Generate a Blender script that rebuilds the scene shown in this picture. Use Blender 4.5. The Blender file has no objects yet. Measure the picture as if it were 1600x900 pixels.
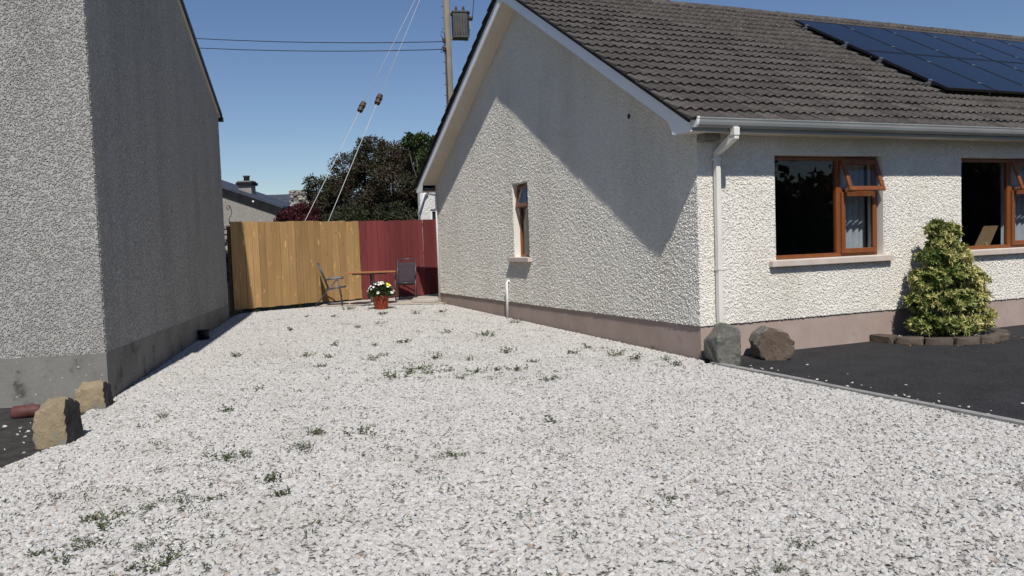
import bpy, bmesh, math, random
import numpy as np
from mathutils import Vector, Matrix
random.seed(7); RNG = np.random.default_rng(11)
SC = bpy.context.scene; COL = SC.collection

# ------------------------------------------------------------------ camera
CAM = np.array([-6.4109, -8.6427, 1.6]); YAW, PITCH, ROLL, FPX = 0.4149, -0.0562, -0.0348, 1291.96
fw = np.array([math.sin(YAW)*math.cos(PITCH), math.cos(YAW)*math.cos(PITCH), math.sin(PITCH)])
r0 = np.array([math.cos(YAW), -math.sin(YAW), 0.0]); u0 = np.cross(r0, fw)
rt = r0*math.cos(ROLL)+u0*math.sin(ROLL); up = -r0*math.sin(ROLL)+u0*math.cos(ROLL)
cd = bpy.data.cameras.new('camera'); cam = bpy.data.objects.new('camera', cd); COL.objects.link(cam)
cam.matrix_world = Matrix(((rt[0], up[0], -fw[0], CAM[0]), (rt[1], up[1], -fw[1], CAM[1]), (rt[2], up[2], -fw[2], CAM[2]), (0, 0, 0, 1)))
cd.sensor_width = 36; cd.lens = FPX/1600*36; cd.clip_start = .05; cd.clip_end = 3000
SC.camera = cam
def at(px, py, D):
    """a point of the place D metres ahead of where the photographer stood"""
    return Vector(CAM+D*(fw+rt*(px-800)/FPX-up*(py-450)/FPX))
def on_z(px, py, z):
    d = fw+rt*(px-800)/FPX-up*(py-450)/FPX
    return Vector(CAM+d*((z-CAM[2])/d[2]))

# ------------------------------------------------------------------ sky, sun, exposure
SUN = Vector((.305, 1.0, -1.27)).normalized()          # the way the light travels
EL = math.asin(-SUN.z)
w = bpy.data.worlds.new('World'); SC.world = w; w.use_nodes = True
wn = w.node_tree.nodes; bg = wn['Background']
sky = wn.new('ShaderNodeTexSky'); sky.sky_type = 'NISHITA'; sky.sun_disc = False
sky.sun_elevation = EL; sky.sun_rotation = math.atan2(-SUN.x, -SUN.y)
sky.altitude = 60; sky.air_density = .92; sky.dust_density = .05; sky.ozone_density = 2.2
hs = wn.new('ShaderNodeHueSaturation'); hs.inputs['Saturation'].default_value = 1.1; hs.inputs['Hue'].default_value = .508
w.node_tree.links.new(sky.outputs[0], hs.inputs['Color']); w.node_tree.links.new(hs.outputs[0], bg.inputs[0]); bg.inputs[1].default_value = .088
sl = bpy.data.lights.new('sun', 'SUN'); sl.energy = 5.0; sl.angle = math.radians(.55); sl.color = (1, .955, .89)
so = bpy.data.objects.new('sun', sl); COL.objects.link(so); so.rotation_euler = SUN.to_track_quat('-Z', 'Y').to_euler(); so.location = (-10, -20, 30)
SC.view_settings.view_transform = 'Standard'; SC.view_settings.look = 'None'
SC.view_settings.exposure = -0.13; SC.view_settings.gamma = 1.0

# ------------------------------------------------------------------ materials
def new_mat(name):
    m = bpy.data.materials.new(name); m.use_nodes = True
    nt = m.node_tree; b = nt.nodes['Principled BSDF']
    return m, nt, b
def nd(nt, typ, ins=None, **kw):
    n = nt.nodes.new(typ)
    for k, v in kw.items(): setattr(n, k, v)
    if ins:
        for k, v in ins.items():
            if isinstance(v, bpy.types.NodeSocket): nt.links.new(v, n.inputs[k])
            else: n.inputs[k].default_value = v
    return n
def c4(c): return (c[0], c[1], c[2], 1)
def coords(nt, scale=(1, 1, 1)):
    t = nd(nt, 'ShaderNodeTexCoord')
    return nd(nt, 'ShaderNodeMapping', {'Vector': t.outputs['Object'], 'Scale': scale}).outputs[0]
def noise(nt, v, s, d=3, r=.55): return nd(nt, 'ShaderNodeTexNoise', {'Vector': v, 'Scale': s, 'Detail': d, 'Roughness': r}).outputs[0]
def ramp(nt, f, p0, p1): return nd(nt, 'ShaderNodeMapRange', {0: f, 1: p0, 2: p1, 3: 0., 4: 1.}).outputs[0]
def mix(nt, f, a, b, blend='MIX'):
    n = nd(nt, 'ShaderNodeMix', data_type='RGBA', blend_type=blend)
    for i, v in ((0, f), (6, a), (7, b)):
        if isinstance(v, bpy.types.NodeSocket): nt.links.new(v, n.inputs[i])
        else: n.inputs[i].default_value = v if i == 0 else c4(v)
    return n.outputs[2]
def math_(nt, op, a, b=0.):
    n = nd(nt, 'ShaderNodeMath', {0: a, 1: b}, operation=op); return n.outputs[0]
def bump(nt, b, h, strength, dist):
    nt.links.new(nd(nt, 'ShaderNodeBump', {'Height': h, 'Strength': strength, 'Distance': dist}).outputs[0], b.inputs['Normal'])
def surf(name, c1, c2, ns=3, rough=.8, bs=0, bstr=.4, bd=.005, scale=(1, 1, 1), spec=.3, metal=0, rnd=0., lo=.35, hi=.65, speck=None):
    m, nt, b = new_mat(name); v = coords(nt, scale)
    col = mix(nt, ramp(nt, noise(nt, v, ns, 5, .6), lo, hi), c1, c2)
    if speck:     # (scale, threshold, colour): small marks with a shape of their own
        col = mix(nt, ramp(nt, noise(nt, v, speck[0], 2), speck[1], speck[1]+.04), col, speck[2])
    if rnd:
        oi = nd(nt, 'ShaderNodeObjectInfo').outputs['Random']
        hsv = nd(nt, 'ShaderNodeHueSaturation', {'Color': col, 'Value': nd(nt, 'ShaderNodeMapRange', {0: oi, 3: 1-rnd, 4: 1+rnd}).outputs[0]})
        col = hsv.outputs[0]
    nt.links.new(col, b.inputs['Base Color'])
    b.inputs['Roughness'].default_value = rough; b.inputs['Specular IOR Level'].default_value = spec; b.inputs['Metallic'].default_value = metal
    if bs: bump(nt, b, noise(nt, v, bs, 4, .65), bstr, bd)
    return m
def roughcast(name, c1, c2, s, dist, grime, strength=1.0, pit_shade=None):
    m, nt, b = new_mat(name); v = coords(nt)
    warp = nd(nt, 'ShaderNodeVectorMath', {0: v, 1: nd(nt, 'ShaderNodeVectorMath', {0: nd(nt, 'ShaderNodeTexNoise', {'Vector': v, 'Scale': s*.7}).outputs[1], 3: .018}, operation='SCALE').outputs[0]}, operation='ADD').outputs[0]
    vo = nd(nt, 'ShaderNodeTexVoronoi', {'Vector': warp, 'Scale': s}, feature='SMOOTH_F1'); vo.inputs['Smoothness'].default_value = .35
    h = math_(nt, 'ADD', math_(nt, 'MULTIPLY', vo.outputs['Distance'], -1.0), math_(nt, 'MULTIPLY', noise(nt, v, s*1.6, 3, .7), 1.1))
    big = noise(nt, coords(nt, (1, 1, .35)), .8, 5, .6); fine = noise(nt, v, s*1.1, 3, .6)
    col = mix(nt, ramp(nt, fine, .35, .65), c1, c2)
    col = mix(nt, math_(nt, 'MULTIPLY', ramp(nt, big, .45, .75), .45), col, grime)
    if pit_shade: col = mix(nt, ramp(nt, noise(nt, v, s*2.1, 2), .60, .66), col, pit_shade)  # dark spots: the shade inside small pits, painted into the colour
    nt.links.new(col, b.inputs['Base Color']); b.inputs['Roughness'].default_value = .92; b.inputs['Specular IOR Level'].default_value = .15
    bump(nt, b, h, strength, dist)
    return m
def dash(name, c1, c2, grime, s=30, chips=0):
    m, nt, b = new_mat(name); v = nd(nt, 'ShaderNodeNewGeometry').outputs['Position']
    oi = nd(nt, 'ShaderNodeObjectInfo').outputs['Random']
    col = mix(nt, oi, tuple(x*((1-chips) if chips else .93) for x in c1), tuple(x*((1+chips*.55) if chips else 1.03) for x in c2))
    col = mix(nt, math_(nt, 'MULTIPLY', ramp(nt, noise(nt, nd(nt, 'ShaderNodeMapping', {'Vector': v, 'Scale': (1, 1, .25)}).outputs[0], 1.1, 4, .65), .44, .72), .55), col, grime)
    nt.links.new(col, b.inputs['Base Color']); b.inputs['Roughness'].default_value = .92; b.inputs['Specular IOR Level'].default_value = .15
    return m
def leafmat(name, ramp_cols, rough=.5, trans=.25):
    """ramp_cols: list of (pos, colour) picked by the per-leaf attribute"""
    m, nt, b = new_mat(name)
    a = nd(nt, 'ShaderNodeAttribute', attribute_name='tone')
    cr = nd(nt, 'ShaderNodeValToRGB', {0: a.outputs['Fac']}); e = cr.color_ramp.elements
    e[0].position, e[0].color = ramp_cols[0][0], c4(ramp_cols[0][1]); e[1].position, e[1].color = ramp_cols[-1][0], c4(ramp_cols[-1][1])
    for p, c in ramp_cols[1:-1]:
        k = e.new(p); k.color = c4(c)
    nt.links.new(cr.outputs[0], b.inputs['Base Color']); b.inputs['Roughness'].default_value = rough; b.inputs['Specular IOR Level'].default_value = .35
    tr = nd(nt, 'ShaderNodeBsdfTranslucent', {'Color': cr.outputs[0]})
    mx = nd(nt, 'ShaderNodeMixShader', {0: trans, 1: b.outputs[0], 2: tr.outputs[0]})
    nt.links.new(mx.outputs[0], nt.nodes['Material Output'].inputs[0])
    return m
def glassmat(name, tint, refl=1.0):
    m, nt, b = new_mat(name)
    fr = nd(nt, 'ShaderNodeFresnel', {'IOR': 1.5}); f = math_(nt, 'MULTIPLY', fr.outputs[0], math_(nt, 'SUBTRACT', 1., nd(nt, 'ShaderNodeNewGeometry').outputs['Backfacing']))
    tr = nd(nt, 'ShaderNodeBsdfTransparent', {'Color': c4(tint)}); gl = nd(nt, 'ShaderNodeBsdfGlossy', {'Roughness': .01, 'Color': (1, 1, 1, 1)})
    nt.links.new(nd(nt, 'ShaderNodeMixShader', {0: f, 1: tr.outputs[0], 2: gl.outputs[0]}).outputs[0], nt.nodes['Material Output'].inputs[0])
    return m
MT = {}
MT['dash_cream'] = dash('cream_roughcast', (.715, .685, .62), (.77, .742, .68), (.575, .54, .47))
MT['dash_cream_far'] = roughcast('cream_roughcast', (.70, .68, .62), (.80, .785, .735), 34, .016, (.60, .575, .515))
MT['dash_white'] = roughcast('white_roughcast', (.66, .65, .61), (.76, .75, .71), 30, .016, (.6, .58, .54))
MT['dash_grey_skin'] = dash('grey_dash_chips', (.30, .291, .276), (.37, .36, .343), (.225, .218, .206), 90, .24)
MT['dash_grey_fine'] = dash('grey_gable_dash', (.41, .385, .342), (.47, .443, .397), (.30, .282, .25), 90, .16)
MT['dash_grey'] = roughcast('grey_pebbledash', (.29, .275, .252), (.47, .45, .415), 62, .02, (.225, .213, .196), pit_shade=(.15, .143, .133))
MT['plinth_pink'] = surf('pink_plinth_paint', (.345, .268, .228), (.40, .315, .275), 2.2, .8, 60, .25, .004, spec=.2, speck=(3.2, .68, (.34, .26, .235)))
def concrete_plinth():
    m, nt, b = new_mat('stained_concrete_plinth'); v = coords(nt)
    col = mix(nt, ramp(nt, noise(nt, v, 1.6, 6, .65), .35, .65), (.22, .213, .195), (.15, .143, .128))
    col = mix(nt, ramp(nt, noise(nt, v, 3.1, 6, .7), .56, .66), col, (.075, .071, .064))
    col = mix(nt, ramp(nt, noise(nt, v, 24, 3), .68, .72), col, (.5, .5, .48))
    nt.links.new(col, b.inputs['Base Color']); b.inputs['Roughness'].default_value = .9
    bump(nt, b, noise(nt, v, 28, 5, .7), .5, .008); return m
MT['plinth_conc'] = concrete_plinth()
MT['pvc_white'] = surf('white_plastic', (.78, .78, .79), (.83, .83, .83), 2, .35, spec=.5)
MT['pvc_cream'] = surf('cream_painted_pipe', (.68, .66, .60), (.76, .74, .69), 3, .5, spec=.4)
MT['pvc_grey'] = surf('weathered_grey_gutter', (.235, .245, .245), (.30, .31, .305), 1.2, .28, spec=.6)
MT['soffit'] = surf('soffit_board', (.60, .53, .44), (.66, .59, .50), 2, .7)
MT['tile'] = surf('weathered_concrete_tile', (.049, .043, .039), (.089, .080, .073), 5, .85, 0, .5, .006, spec=.22, rnd=.25, speck=(23, .69, (.33, .32, .29)))
MT['underlay'] = surf('dark_roof_underside', (.03, .028, .026), (.04, .036, .032), 4, .9)
MT['brown_frame'] = surf('golden_oak_frame', (.175, .056, .017), (.225, .075, .024), 9, .35, 80, .1, .001, scale=(1, 1, .1), spec=.45)
MT['sill'] = surf('pinkish_sill', (.50, .42, .36), (.57, .49, .43), 5, .8, 70, .2, .003)
MT['glass'] = glassmat('window_glass', (.86, .88, .885))
MT['curtain'] = surf('pale_curtain', (.46, .48, .52), (.54, .56, .59), 6, .9, spec=.1)
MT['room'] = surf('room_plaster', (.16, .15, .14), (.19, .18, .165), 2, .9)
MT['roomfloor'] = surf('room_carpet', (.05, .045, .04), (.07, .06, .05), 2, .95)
MT['picture'] = surf('picture_backing', (.30, .19, .10), (.36, .24, .13), 4, .7)
def solar():
    m, nt, b = new_mat('solar_cells'); v = coords(nt)
    br = nd(nt, 'ShaderNodeTexBrick', {'Vector': v, 'Color1': (.005, .007, .014, 1), 'Color2': (.006, .008, .017, 1), 'Mortar': (.004, .005, .008, 1), 'Scale': 1, 'Mortar Size': .003, 'Brick Width': .16, 'Row Height': .16}, offset=0)
    nt.links.new(br.outputs[0], b.inputs['Base Color']); b.inputs['Roughness'].default_value = .12; b.inputs['Specular IOR Level'].default_value = .30
    return m
MT['solar'] = solar()
MT['blackmetal'] = surf('black_anodised_frame', (.010, .010, .012), (.016, .016, .018), 4, .4, spec=.5)
MT['alu'] = surf('aluminium_clamp', (.55, .56, .57), (.65, .66, .67), 4, .3, metal=.9)
def wood(name, a, b_, kn, rough=.75, ksc=2.2, knots=True):
    m, nt, b = new_mat(name)
    oi = nd(nt, 'ShaderNodeObjectInfo').outputs['Random']
    t = nd(nt, 'ShaderNodeTexCoord').outputs['Object']
    sh = nd(nt, 'ShaderNodeCombineXYZ', {0: math_(nt, 'MULTIPLY', oi, 37.), 1: 0., 2: math_(nt, 'MULTIPLY', oi, 61.)}).outputs[0]
    v = nd(nt, 'ShaderNodeVectorMath', {0: t, 1: sh}, operation='ADD').outputs[0]
    vg = nd(nt, 'ShaderNodeMapping', {'Vector': v, 'Scale': (1, 1, .06)}).outputs[0]
    g = noise(nt, vg, 38, 4, .6)
    col = mix(nt, ramp(nt, g, .3, .7), a, b_)
    col = mix(nt, math_(nt, 'MULTIPLY', ramp(nt, noise(nt, v, 1.3, 3), .42, .66), .4), col, tuple(x*.72 for x in a))
    h = math_(nt, 'MULTIPLY', g, .5)
    if knots:
        kv = nd(nt, 'ShaderNodeMapping', {'Vector': v, 'Scale': (1.6, 1.6, 1)}).outputs[0]
        vo = nd(nt, 'ShaderNodeTexVoronoi', {'Vector': kv, 'Scale': ksc*1.9}).outputs['Distance']
        col = mix(nt, ramp(nt, vo, .085, .05), col, kn)
        col = mix(nt, ramp(nt, noise(nt, nd(nt, 'ShaderNodeMapping', {'Vector': v, 'Scale': (1, 1, .55)}).outputs[0], 11, 3), .64, .70), col, tuple(min(1, x*1.5) for x in b_))
    hs = nd(nt, 'ShaderNodeHueSaturation', {'Color': col, 'Value': nd(nt, 'ShaderNodeMapRange', {0: oi, 3: .76, 4: 1.16}).outputs[0]})
    nt.links.new(hs.outputs[0], b.inputs['Base Color']); b.inputs['Roughness'].default_value = rough; b.inputs['Specular IOR Level'].default_value = .2
    bump(nt, b, h, .5, .004); return m
MT['plank'] = wood('treated_pine_plank', (.37, .222, .09), (.47, .30, .135), (.14, .065, .025))
MT['redplank'] = wood('maroon_painted_plank', (.155, .033, .034), (.185, .043, .043), (.10, .02, .02), .6, knots=False)
MT['tablewood'] = wood('oiled_table_wood', (.34, .14, .06), (.44, .20, .09), (.2, .08, .03), .5, knots=False)
MT['pole'] = wood('weathered_pole', (.21, .18, .145), (.32, .285, .235), (.12, .1, .08), .9, knots=False)
MT['rail'] = surf('brown_timber_rail', (.20, .12, .05), (.26, .16, .07), 5, .8)  # brown timber, darker than the planks
MT['asphalt'] = surf('asphalt', (.016, .016, .0175), (.028, .028, .030), 2.4, .85, 160, .9, .006, spec=.3, speck=(60, .60, (.075, .075, .075)))
MT['soil'] = surf('dark_soil', (.030, .027, .025), (.062, .058, .054), 7, .95, 30, 1., .03, speck=(45, .72, (.16, .155, .15)))
MT['earth'] = surf('rough_grass', (.055, .07, .025), (.10, .095, .045), 1.2, .95, 15, .8, .03)
MT['concrete'] = surf('pale_concrete', (.38, .34, .29), (.50, .455, .40), 3, .9, 40, .5, .006)
MT['kerb'] = surf('concrete_edging', (.22, .216, .205), (.32, .313, .295), 6, .9, 60, .6, .006, rnd=.1)
MT['slate'] = surf('blue_black_slate', (.038, .045, .065), (.058, .066, .088), 3, .55, 25, .3, .01)
MT['greybrick'] = surf('grey_brick_stone', (.20, .188, .168), (.27, .25, .225), 8, .9, 30, .6, .01, rnd=.15)
MT['darkboard_and_shade'] = surf('barge_board_and_shade', (.014, .015, .017), (.022, .023, .026), 3, .95, spec=.05)  # near-black, with the overhang's shadow put into the barge colour
MT['rubble'] = surf('rubble_stone', (.11, .105, .09), (.42, .40, .35), 7, .9, 25, .7, .02, rnd=.6)
MT['mortar'] = surf('dark_mortar', (.10, .095, .085), (.15, .14, .13), 6, .95, 30, .6, .01)
MT['blackplastic'] = surf('black_plastic', (.012, .012, .013), (.02, .02, .02), 4, .5)
MT['chairmetal'] = surf('dark_grey_tube', (.075, .085, .10), (.11, .12, .135), 4, .4, metal=.4)
MT['mesh'] = surf('dark_purple_mesh_fabric', (.035, .024, .032), (.05, .035, .045), 20, .8)
MT['greymetal'] = surf('grey_painted_metal', (.22, .24, .25), (.30, .32, .33), 4, .45, metal=.3)
MT['transformer'] = surf('transformer_steel', (.045, .045, .045), (.075, .07, .068), 4, .6, spec=.4)
MT['porcelain'] = surf('brown_porcelain', (.045, .03, .02), (.08, .05, .03), 6, .6, spec=.3)
MT['cable'] = surf('black_cable', (.02, .022, .025), (.03, .03, .033), 3, .6)
MT['steelwire'] = surf('galvanised_stay_wire', (.42, .41, .38), (.52, .50, .47), 3, .7)
MT['terracotta'] = surf('terracotta_plastic', (.32, .060, .022), (.38, .080, .032), 5, .5, 30, .1, .002)
MT['bark'] = surf('bark', (.06, .05, .04), (.11, .09, .07), 6, .95, 20, .8, .02)
MT['clay'] = surf('dark_red_clay', (.085, .030, .026), (.13, .05, .045), 8, .6, 40, .3, .005)
def boulder_mat(name, a, b_, d, sc=3.5, dth=.5):
    m, nt, b = new_mat(name); v = coords(nt)
    col = mix(nt, ramp(nt, noise(nt, v, sc, 6, .65), .38, .62), a, b_)
    col = mix(nt, ramp(nt, noise(nt, v, sc*.9+1.3, 5, .6), dth, dth+.05), col, d)
    nt.links.new(col, b.inputs['Base Color']); b.inputs['Roughness'].default_value = .9
    bump(nt, b, noise(nt, v, 34, 8, .75), .9, .02); return m
MT['sandstone'] = boulder_mat('yellow_brown_stone', (.33, .255, .16), (.22, .185, .115), (.20, .20, .175), 4, .56)
MT['darkstone'] = boulder_mat('broken_dark_face', (.022, .021, .02), (.045, .042, .038), (.07, .065, .055), 6, .6)
MT['basalt'] = boulder_mat('grey_weathered_boulder', (.125, .12, .105), (.20, .19, .165), (.085, .09, .075), 5, .55)
MT['brownstone'] = boulder_mat('brown_boulder_face', (.105, .075, .052), (.14, .105, .078), (.075, .06, .048), 5, .6)
MT['sett'] = surf('brown_stone_sett', (.075, .058, .046), (.13, .105, .085), 7, .9, 30, .8, .01, rnd=.25)
def gravel_mat(name, ground=False):
    m, nt, b = new_mat(name); v = coords(nt)
    if ground:
        vo = nd(nt, 'ShaderNodeTexVoronoi', {'Vector': v, 'Scale': 38}); r = vo.outputs['Color']
        sep = nd(nt, 'ShaderNodeSeparateColor', {0: r}).outputs[0]
        col = mix(nt, sep, (.25, .237, .21), (.37, .353, .32))
        bump(nt, b, math_(nt, 'MULTIPLY', vo.outputs['Distance'], -1.), 1., .03)
    else:
        oi = nd(nt, 'ShaderNodeObjectInfo').outputs['Random']
        cr = nd(nt, 'ShaderNodeValToRGB', {0: oi}); e = cr.color_ramp.elements
        e[0].position, e[0].color = 0, (.41, .40, .376, 1); e[1].position, e[1].color = .95, (.56, .545, .518, 1)
        for p, c in ((.15, (.455, .443, .418)), (.6, (.495, .482, .456)), (.962, (.53, .495, .45)), (.978, (.48, .43, .37)), (.990, (.34, .25, .19)), (.996, (.27, .26, .25))):
            k = e.new(p); k.color = c4(c)
        loc = nd(nt, 'ShaderNodeObjectInfo').outputs['Location']
        patch = ramp(nt, noise(nt, loc, .9, 5, .65), .50, .70)          # dusty, trodden areas
        col = mix(nt, math_(nt, 'MULTIPLY', patch, .55), cr.outputs[0], (.385, .362, .325))
    nt.links.new(col, b.inputs['Base Color']); b.inputs['Roughness'].default_value = .85; b.inputs['Specular IOR Level'].default_value = .25
    return m
MT['gravel'] = gravel_mat('white_limestone_chipping'); MT['gravelbed'] = gravel_mat('gravel_bed', True)
MT['copper'] = leafmat('copper_foliage', [(0, (.036, .046, .020)), (.4, (.056, .055, .026)), (.65, (.064, .044, .030)), (.88, (.085, .034, .030)), (1, (.06, .08, .033))], rough=.65, trans=.2)
MT['greenleaf'] = leafmat('green_foliage', [(0, (.035, .058, .018)), (.5, (.055, .085, .026)), (1, (.085, .12, .04))])
MT['redleaf'] = leafmat('red_foliage', [(0, (.05, .010, .014)), (.5, (.085, .014, .02)), (1, (.11, .028, .028))])
MT['bushleaf'] = leafmat('variegated_foliage', [(0, (.04, .07, .015)), (.25, (.11, .16, .035)), (.45, (.27, .30, .085)), (.7, (.47, .46, .16)), (1, (.62, .55, .24))], rough=.4, trans=.2)
MT['weedleaf'] = leafmat('weed_foliage', [(0, (.05, .072, .03)), (.5, (.08, .11, .042)), (.8, (.12, .135, .055)), (1, (.13, .095, .07))], trans=.2)
MT['potleaf'] = leafmat('bedding_foliage', [(0, (.02, .04, .012)), (1, (.06, .10, .03))])
MT['petalwhite'] = surf('white_petals', (.78, .78, .76), (.84, .84, .82), 8, .7)
MT['petalyellow'] = surf('yellow_petals', (.72, .58, .03), (.80, .68, .06), 8, .7)
MT['deadleaf'] = leafmat('dead_leaf', [(0, (.12, .06, .03)), (1, (.26, .15, .07))])
MT['hedge'] = leafmat('hedge_foliage', [(0, (.025, .04, .012)), (1, (.06, .08, .025))], trans=.1)
MT['ironwork'] = surf('rusty_iron', (.05, .04, .035), (.08, .06, .05), 6, .7)

# ------------------------------------------------------------------ mesh helpers
class MB:
    def __init__(s): s.v = []; s.f = []; s.sm = set()
    def add(s, vs, fs, smooth=False):
        o = len(s.v); s.v += [tuple(p) for p in vs]
        for f in fs:
            if smooth: s.sm.add(len(s.f))
            s.f.append(tuple(i+o for i in f))
        return s
    def box(s, x0, x1, y0, y1, z0, z1, M=None):
        vs = [Vector((x, y, z)) for z in (z0, z1) for y in (y0, y1) for x in (x0, x1)]
        if M is not None: vs = [M @ p for p in vs]
        return s.add(vs, [(0, 2, 3, 1), (4, 5, 7, 6), (0, 1, 5, 4), (2, 6, 7, 3), (0, 4, 6, 2), (1, 3, 7, 5)])
    def tube(s, pts, r, n=8, cap=True, smooth=True):
        pts = [Vector(p) for p in pts]; k = len(pts); rs = r if isinstance(r, (list, tuple)) else [r]*k
        rings = []; ref = None
        for i, p in enumerate(pts):
            t = (pts[min(i+1, k-1)]-pts[max(i-1, 0)]).normalized()
            if ref is None or abs(ref.dot(t)) > .95: ref = Vector((0, 0, 1)) if abs(t.z) < .9 else Vector((1, 0, 0))
            a = t.cross(ref).normalized(); b = t.cross(a); ref = -b if b.dot(ref) < 0 else b
            a = t.cross(ref).normalized(); b = a.cross(t)
            rings.append([p+rs[i]*(a*math.cos(q*2*math.pi/n)+b*math.sin(q*2*math.pi/n)) for q in range(n)])
        vs = [p for rg in rings for p in rg]; fs = []
        for i in range(k-1):
            for q in range(n): fs.append((i*n+q, i*n+(q+1) % n, (i+1)*n+(q+1) % n, (i+1)*n+q))
        s.add(vs, fs, smooth)
        if cap:
            s.f.append(tuple(len(s.v)-k*n+q for q in range(n-1, -1, -1))); s.f.append(tuple(len(s.v)-n+q for q in range(n)))
        return s
    def prism(s, poly, d, plane='YZ', at=0.):
        """poly of 2D points in a plane, extruded from at to at+d along the remaining axis"""
        def P(a, b, c): return {'YZ': (c, a, b), 'XZ': (a, c, b), 'XY': (a, b, c)}[plane]
        n = len(poly); vs = [P(a, b, at) for a, b in poly]+[P(a, b, at+d) for a, b in poly]
        return s.add(vs, [tuple(range(n-1, -1, -1)), tuple(range(n, 2*n))]+[(i, (i+1) % n, n+(i+1) % n, n+i) for i in range(n)])
    def lathe(s, prof, n=20, c=(0, 0, 0), smooth=True):
        k = len(prof); vs = []
        for r, z in prof:
            for q in range(n): vs.append((c[0]+r*math.cos(q*2*math.pi/n), c[1]+r*math.sin(q*2*math.pi/n), c[2]+z))
        return s.add(vs, [(i*n+q, i*n+(q+1) % n, (i+1)*n+(q+1) % n, (i+1)*n+q) for i in range(k-1) for q in range(n)], smooth)
    def mesh(s, name, mat):
        me = bpy.data.meshes.new(name); me.from_pydata(s.v, [], s.f); me.update()
        bm = bmesh.new(); bm.from_mesh(me); bmesh.ops.recalc_face_normals(bm, faces=bm.faces); bm.to_mesh(me); bm.free()
        if s.sm: me.polygons.foreach_set('use_smooth', [i in s.sm for i in range(len(me.polygons))])
        me.materials.append(mat); return me
    def build(s, name, mat, parent=None, bevel=0):
        o = bpy.data.objects.new(name, s.mesh(name, MT[mat] if isinstance(mat, str) else mat)); COL.objects.link(o)
        if parent: o.parent = parent
        if bevel:
            b = o.modifiers.new('bevel', 'BEVEL'); b.width = bevel; b.segments = 2; b.limit_method = 'ANGLE'
        return o
def tag(o, label, cat, group=None, kind=None):
    if label: o['label'] = label
    if cat: o['category'] = cat
    if group: o['group'] = group
    if kind: o['kind'] = kind
    return o
def struct(o): o['kind'] = 'structure'; return o
def thing(name, label, cat, loc=(0, 0, 0), rz=0, group=None):
    o = bpy.data.objects.new(name, None); COL.objects.link(o); o.location = loc; o.rotation_euler = (0, 0, rz); o.empty_display_size = .2
    return tag(o, label, cat, group)
def inst(name, me, parent=None, M=None):
    o = bpy.data.objects.new(name, me); COL.objects.link(o)
    if parent: o.parent = parent
    if M is not None: o.matrix_local = M
    return o
def np_mesh(name, V, F, mat, tone=None, smooth=False):
    me = bpy.data.meshes.new(name); n, k = F.shape
    me.vertices.add(len(V)); me.vertices.foreach_set('co', V.astype(np.float32).ravel())
    me.loops.add(n*k); me.loops.foreach_set('vertex_index', F.astype(np.int32).ravel())
    me.polygons.add(n); me.polygons.foreach_set('loop_start', np.arange(0, n*k, k, dtype=np.int32)); me.polygons.foreach_set('loop_total', np.full(n, k, np.int32))
    if tone is not None:
        a = me.attributes.new('tone', 'FLOAT', 'FACE'); a.data.foreach_set('value', tone.astype(np.float32))
    me.update(calc_edges=True); me.validate(); me.materials.append(MT[mat]); return me
def unit(a): return a/np.maximum(np.linalg.norm(a, axis=1, keepdims=True), 1e-9)
def leaves(name, P, D, ln, wd, mat, tone, parent=None, bend=.25):
    """one two-piece leaf (folded along its midrib) per point"""
    n = len(P); D = unit(D); S = unit(np.cross(D, RNG.normal(size=(n, 3)))); N = np.cross(S, D)
    ln = np.broadcast_to(ln, n)[:, None]; wd = np.broadcast_to(wd, n)[:, None]
    a = P; t = P+D*ln-N*ln*bend*.5; m = P+D*ln*.45
    l = m+S*wd*.5+N*wd*bend; r = m-S*wd*.5+N*wd*bend
    V = np.stack([a, l, t, r], 1).reshape(-1, 3); F = np.arange(4*n).reshape(n, 4)
    F = np.concatenate([F[:, [0, 1, 2]], F[:, [0, 2, 3]]], 1).reshape(-1, 3)
    o = inst(name, np_mesh(name, V, F, mat, np.repeat(tone, 2)), parent); return o
def gz(y): return .018*min(max(y, 0), 16)

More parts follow.
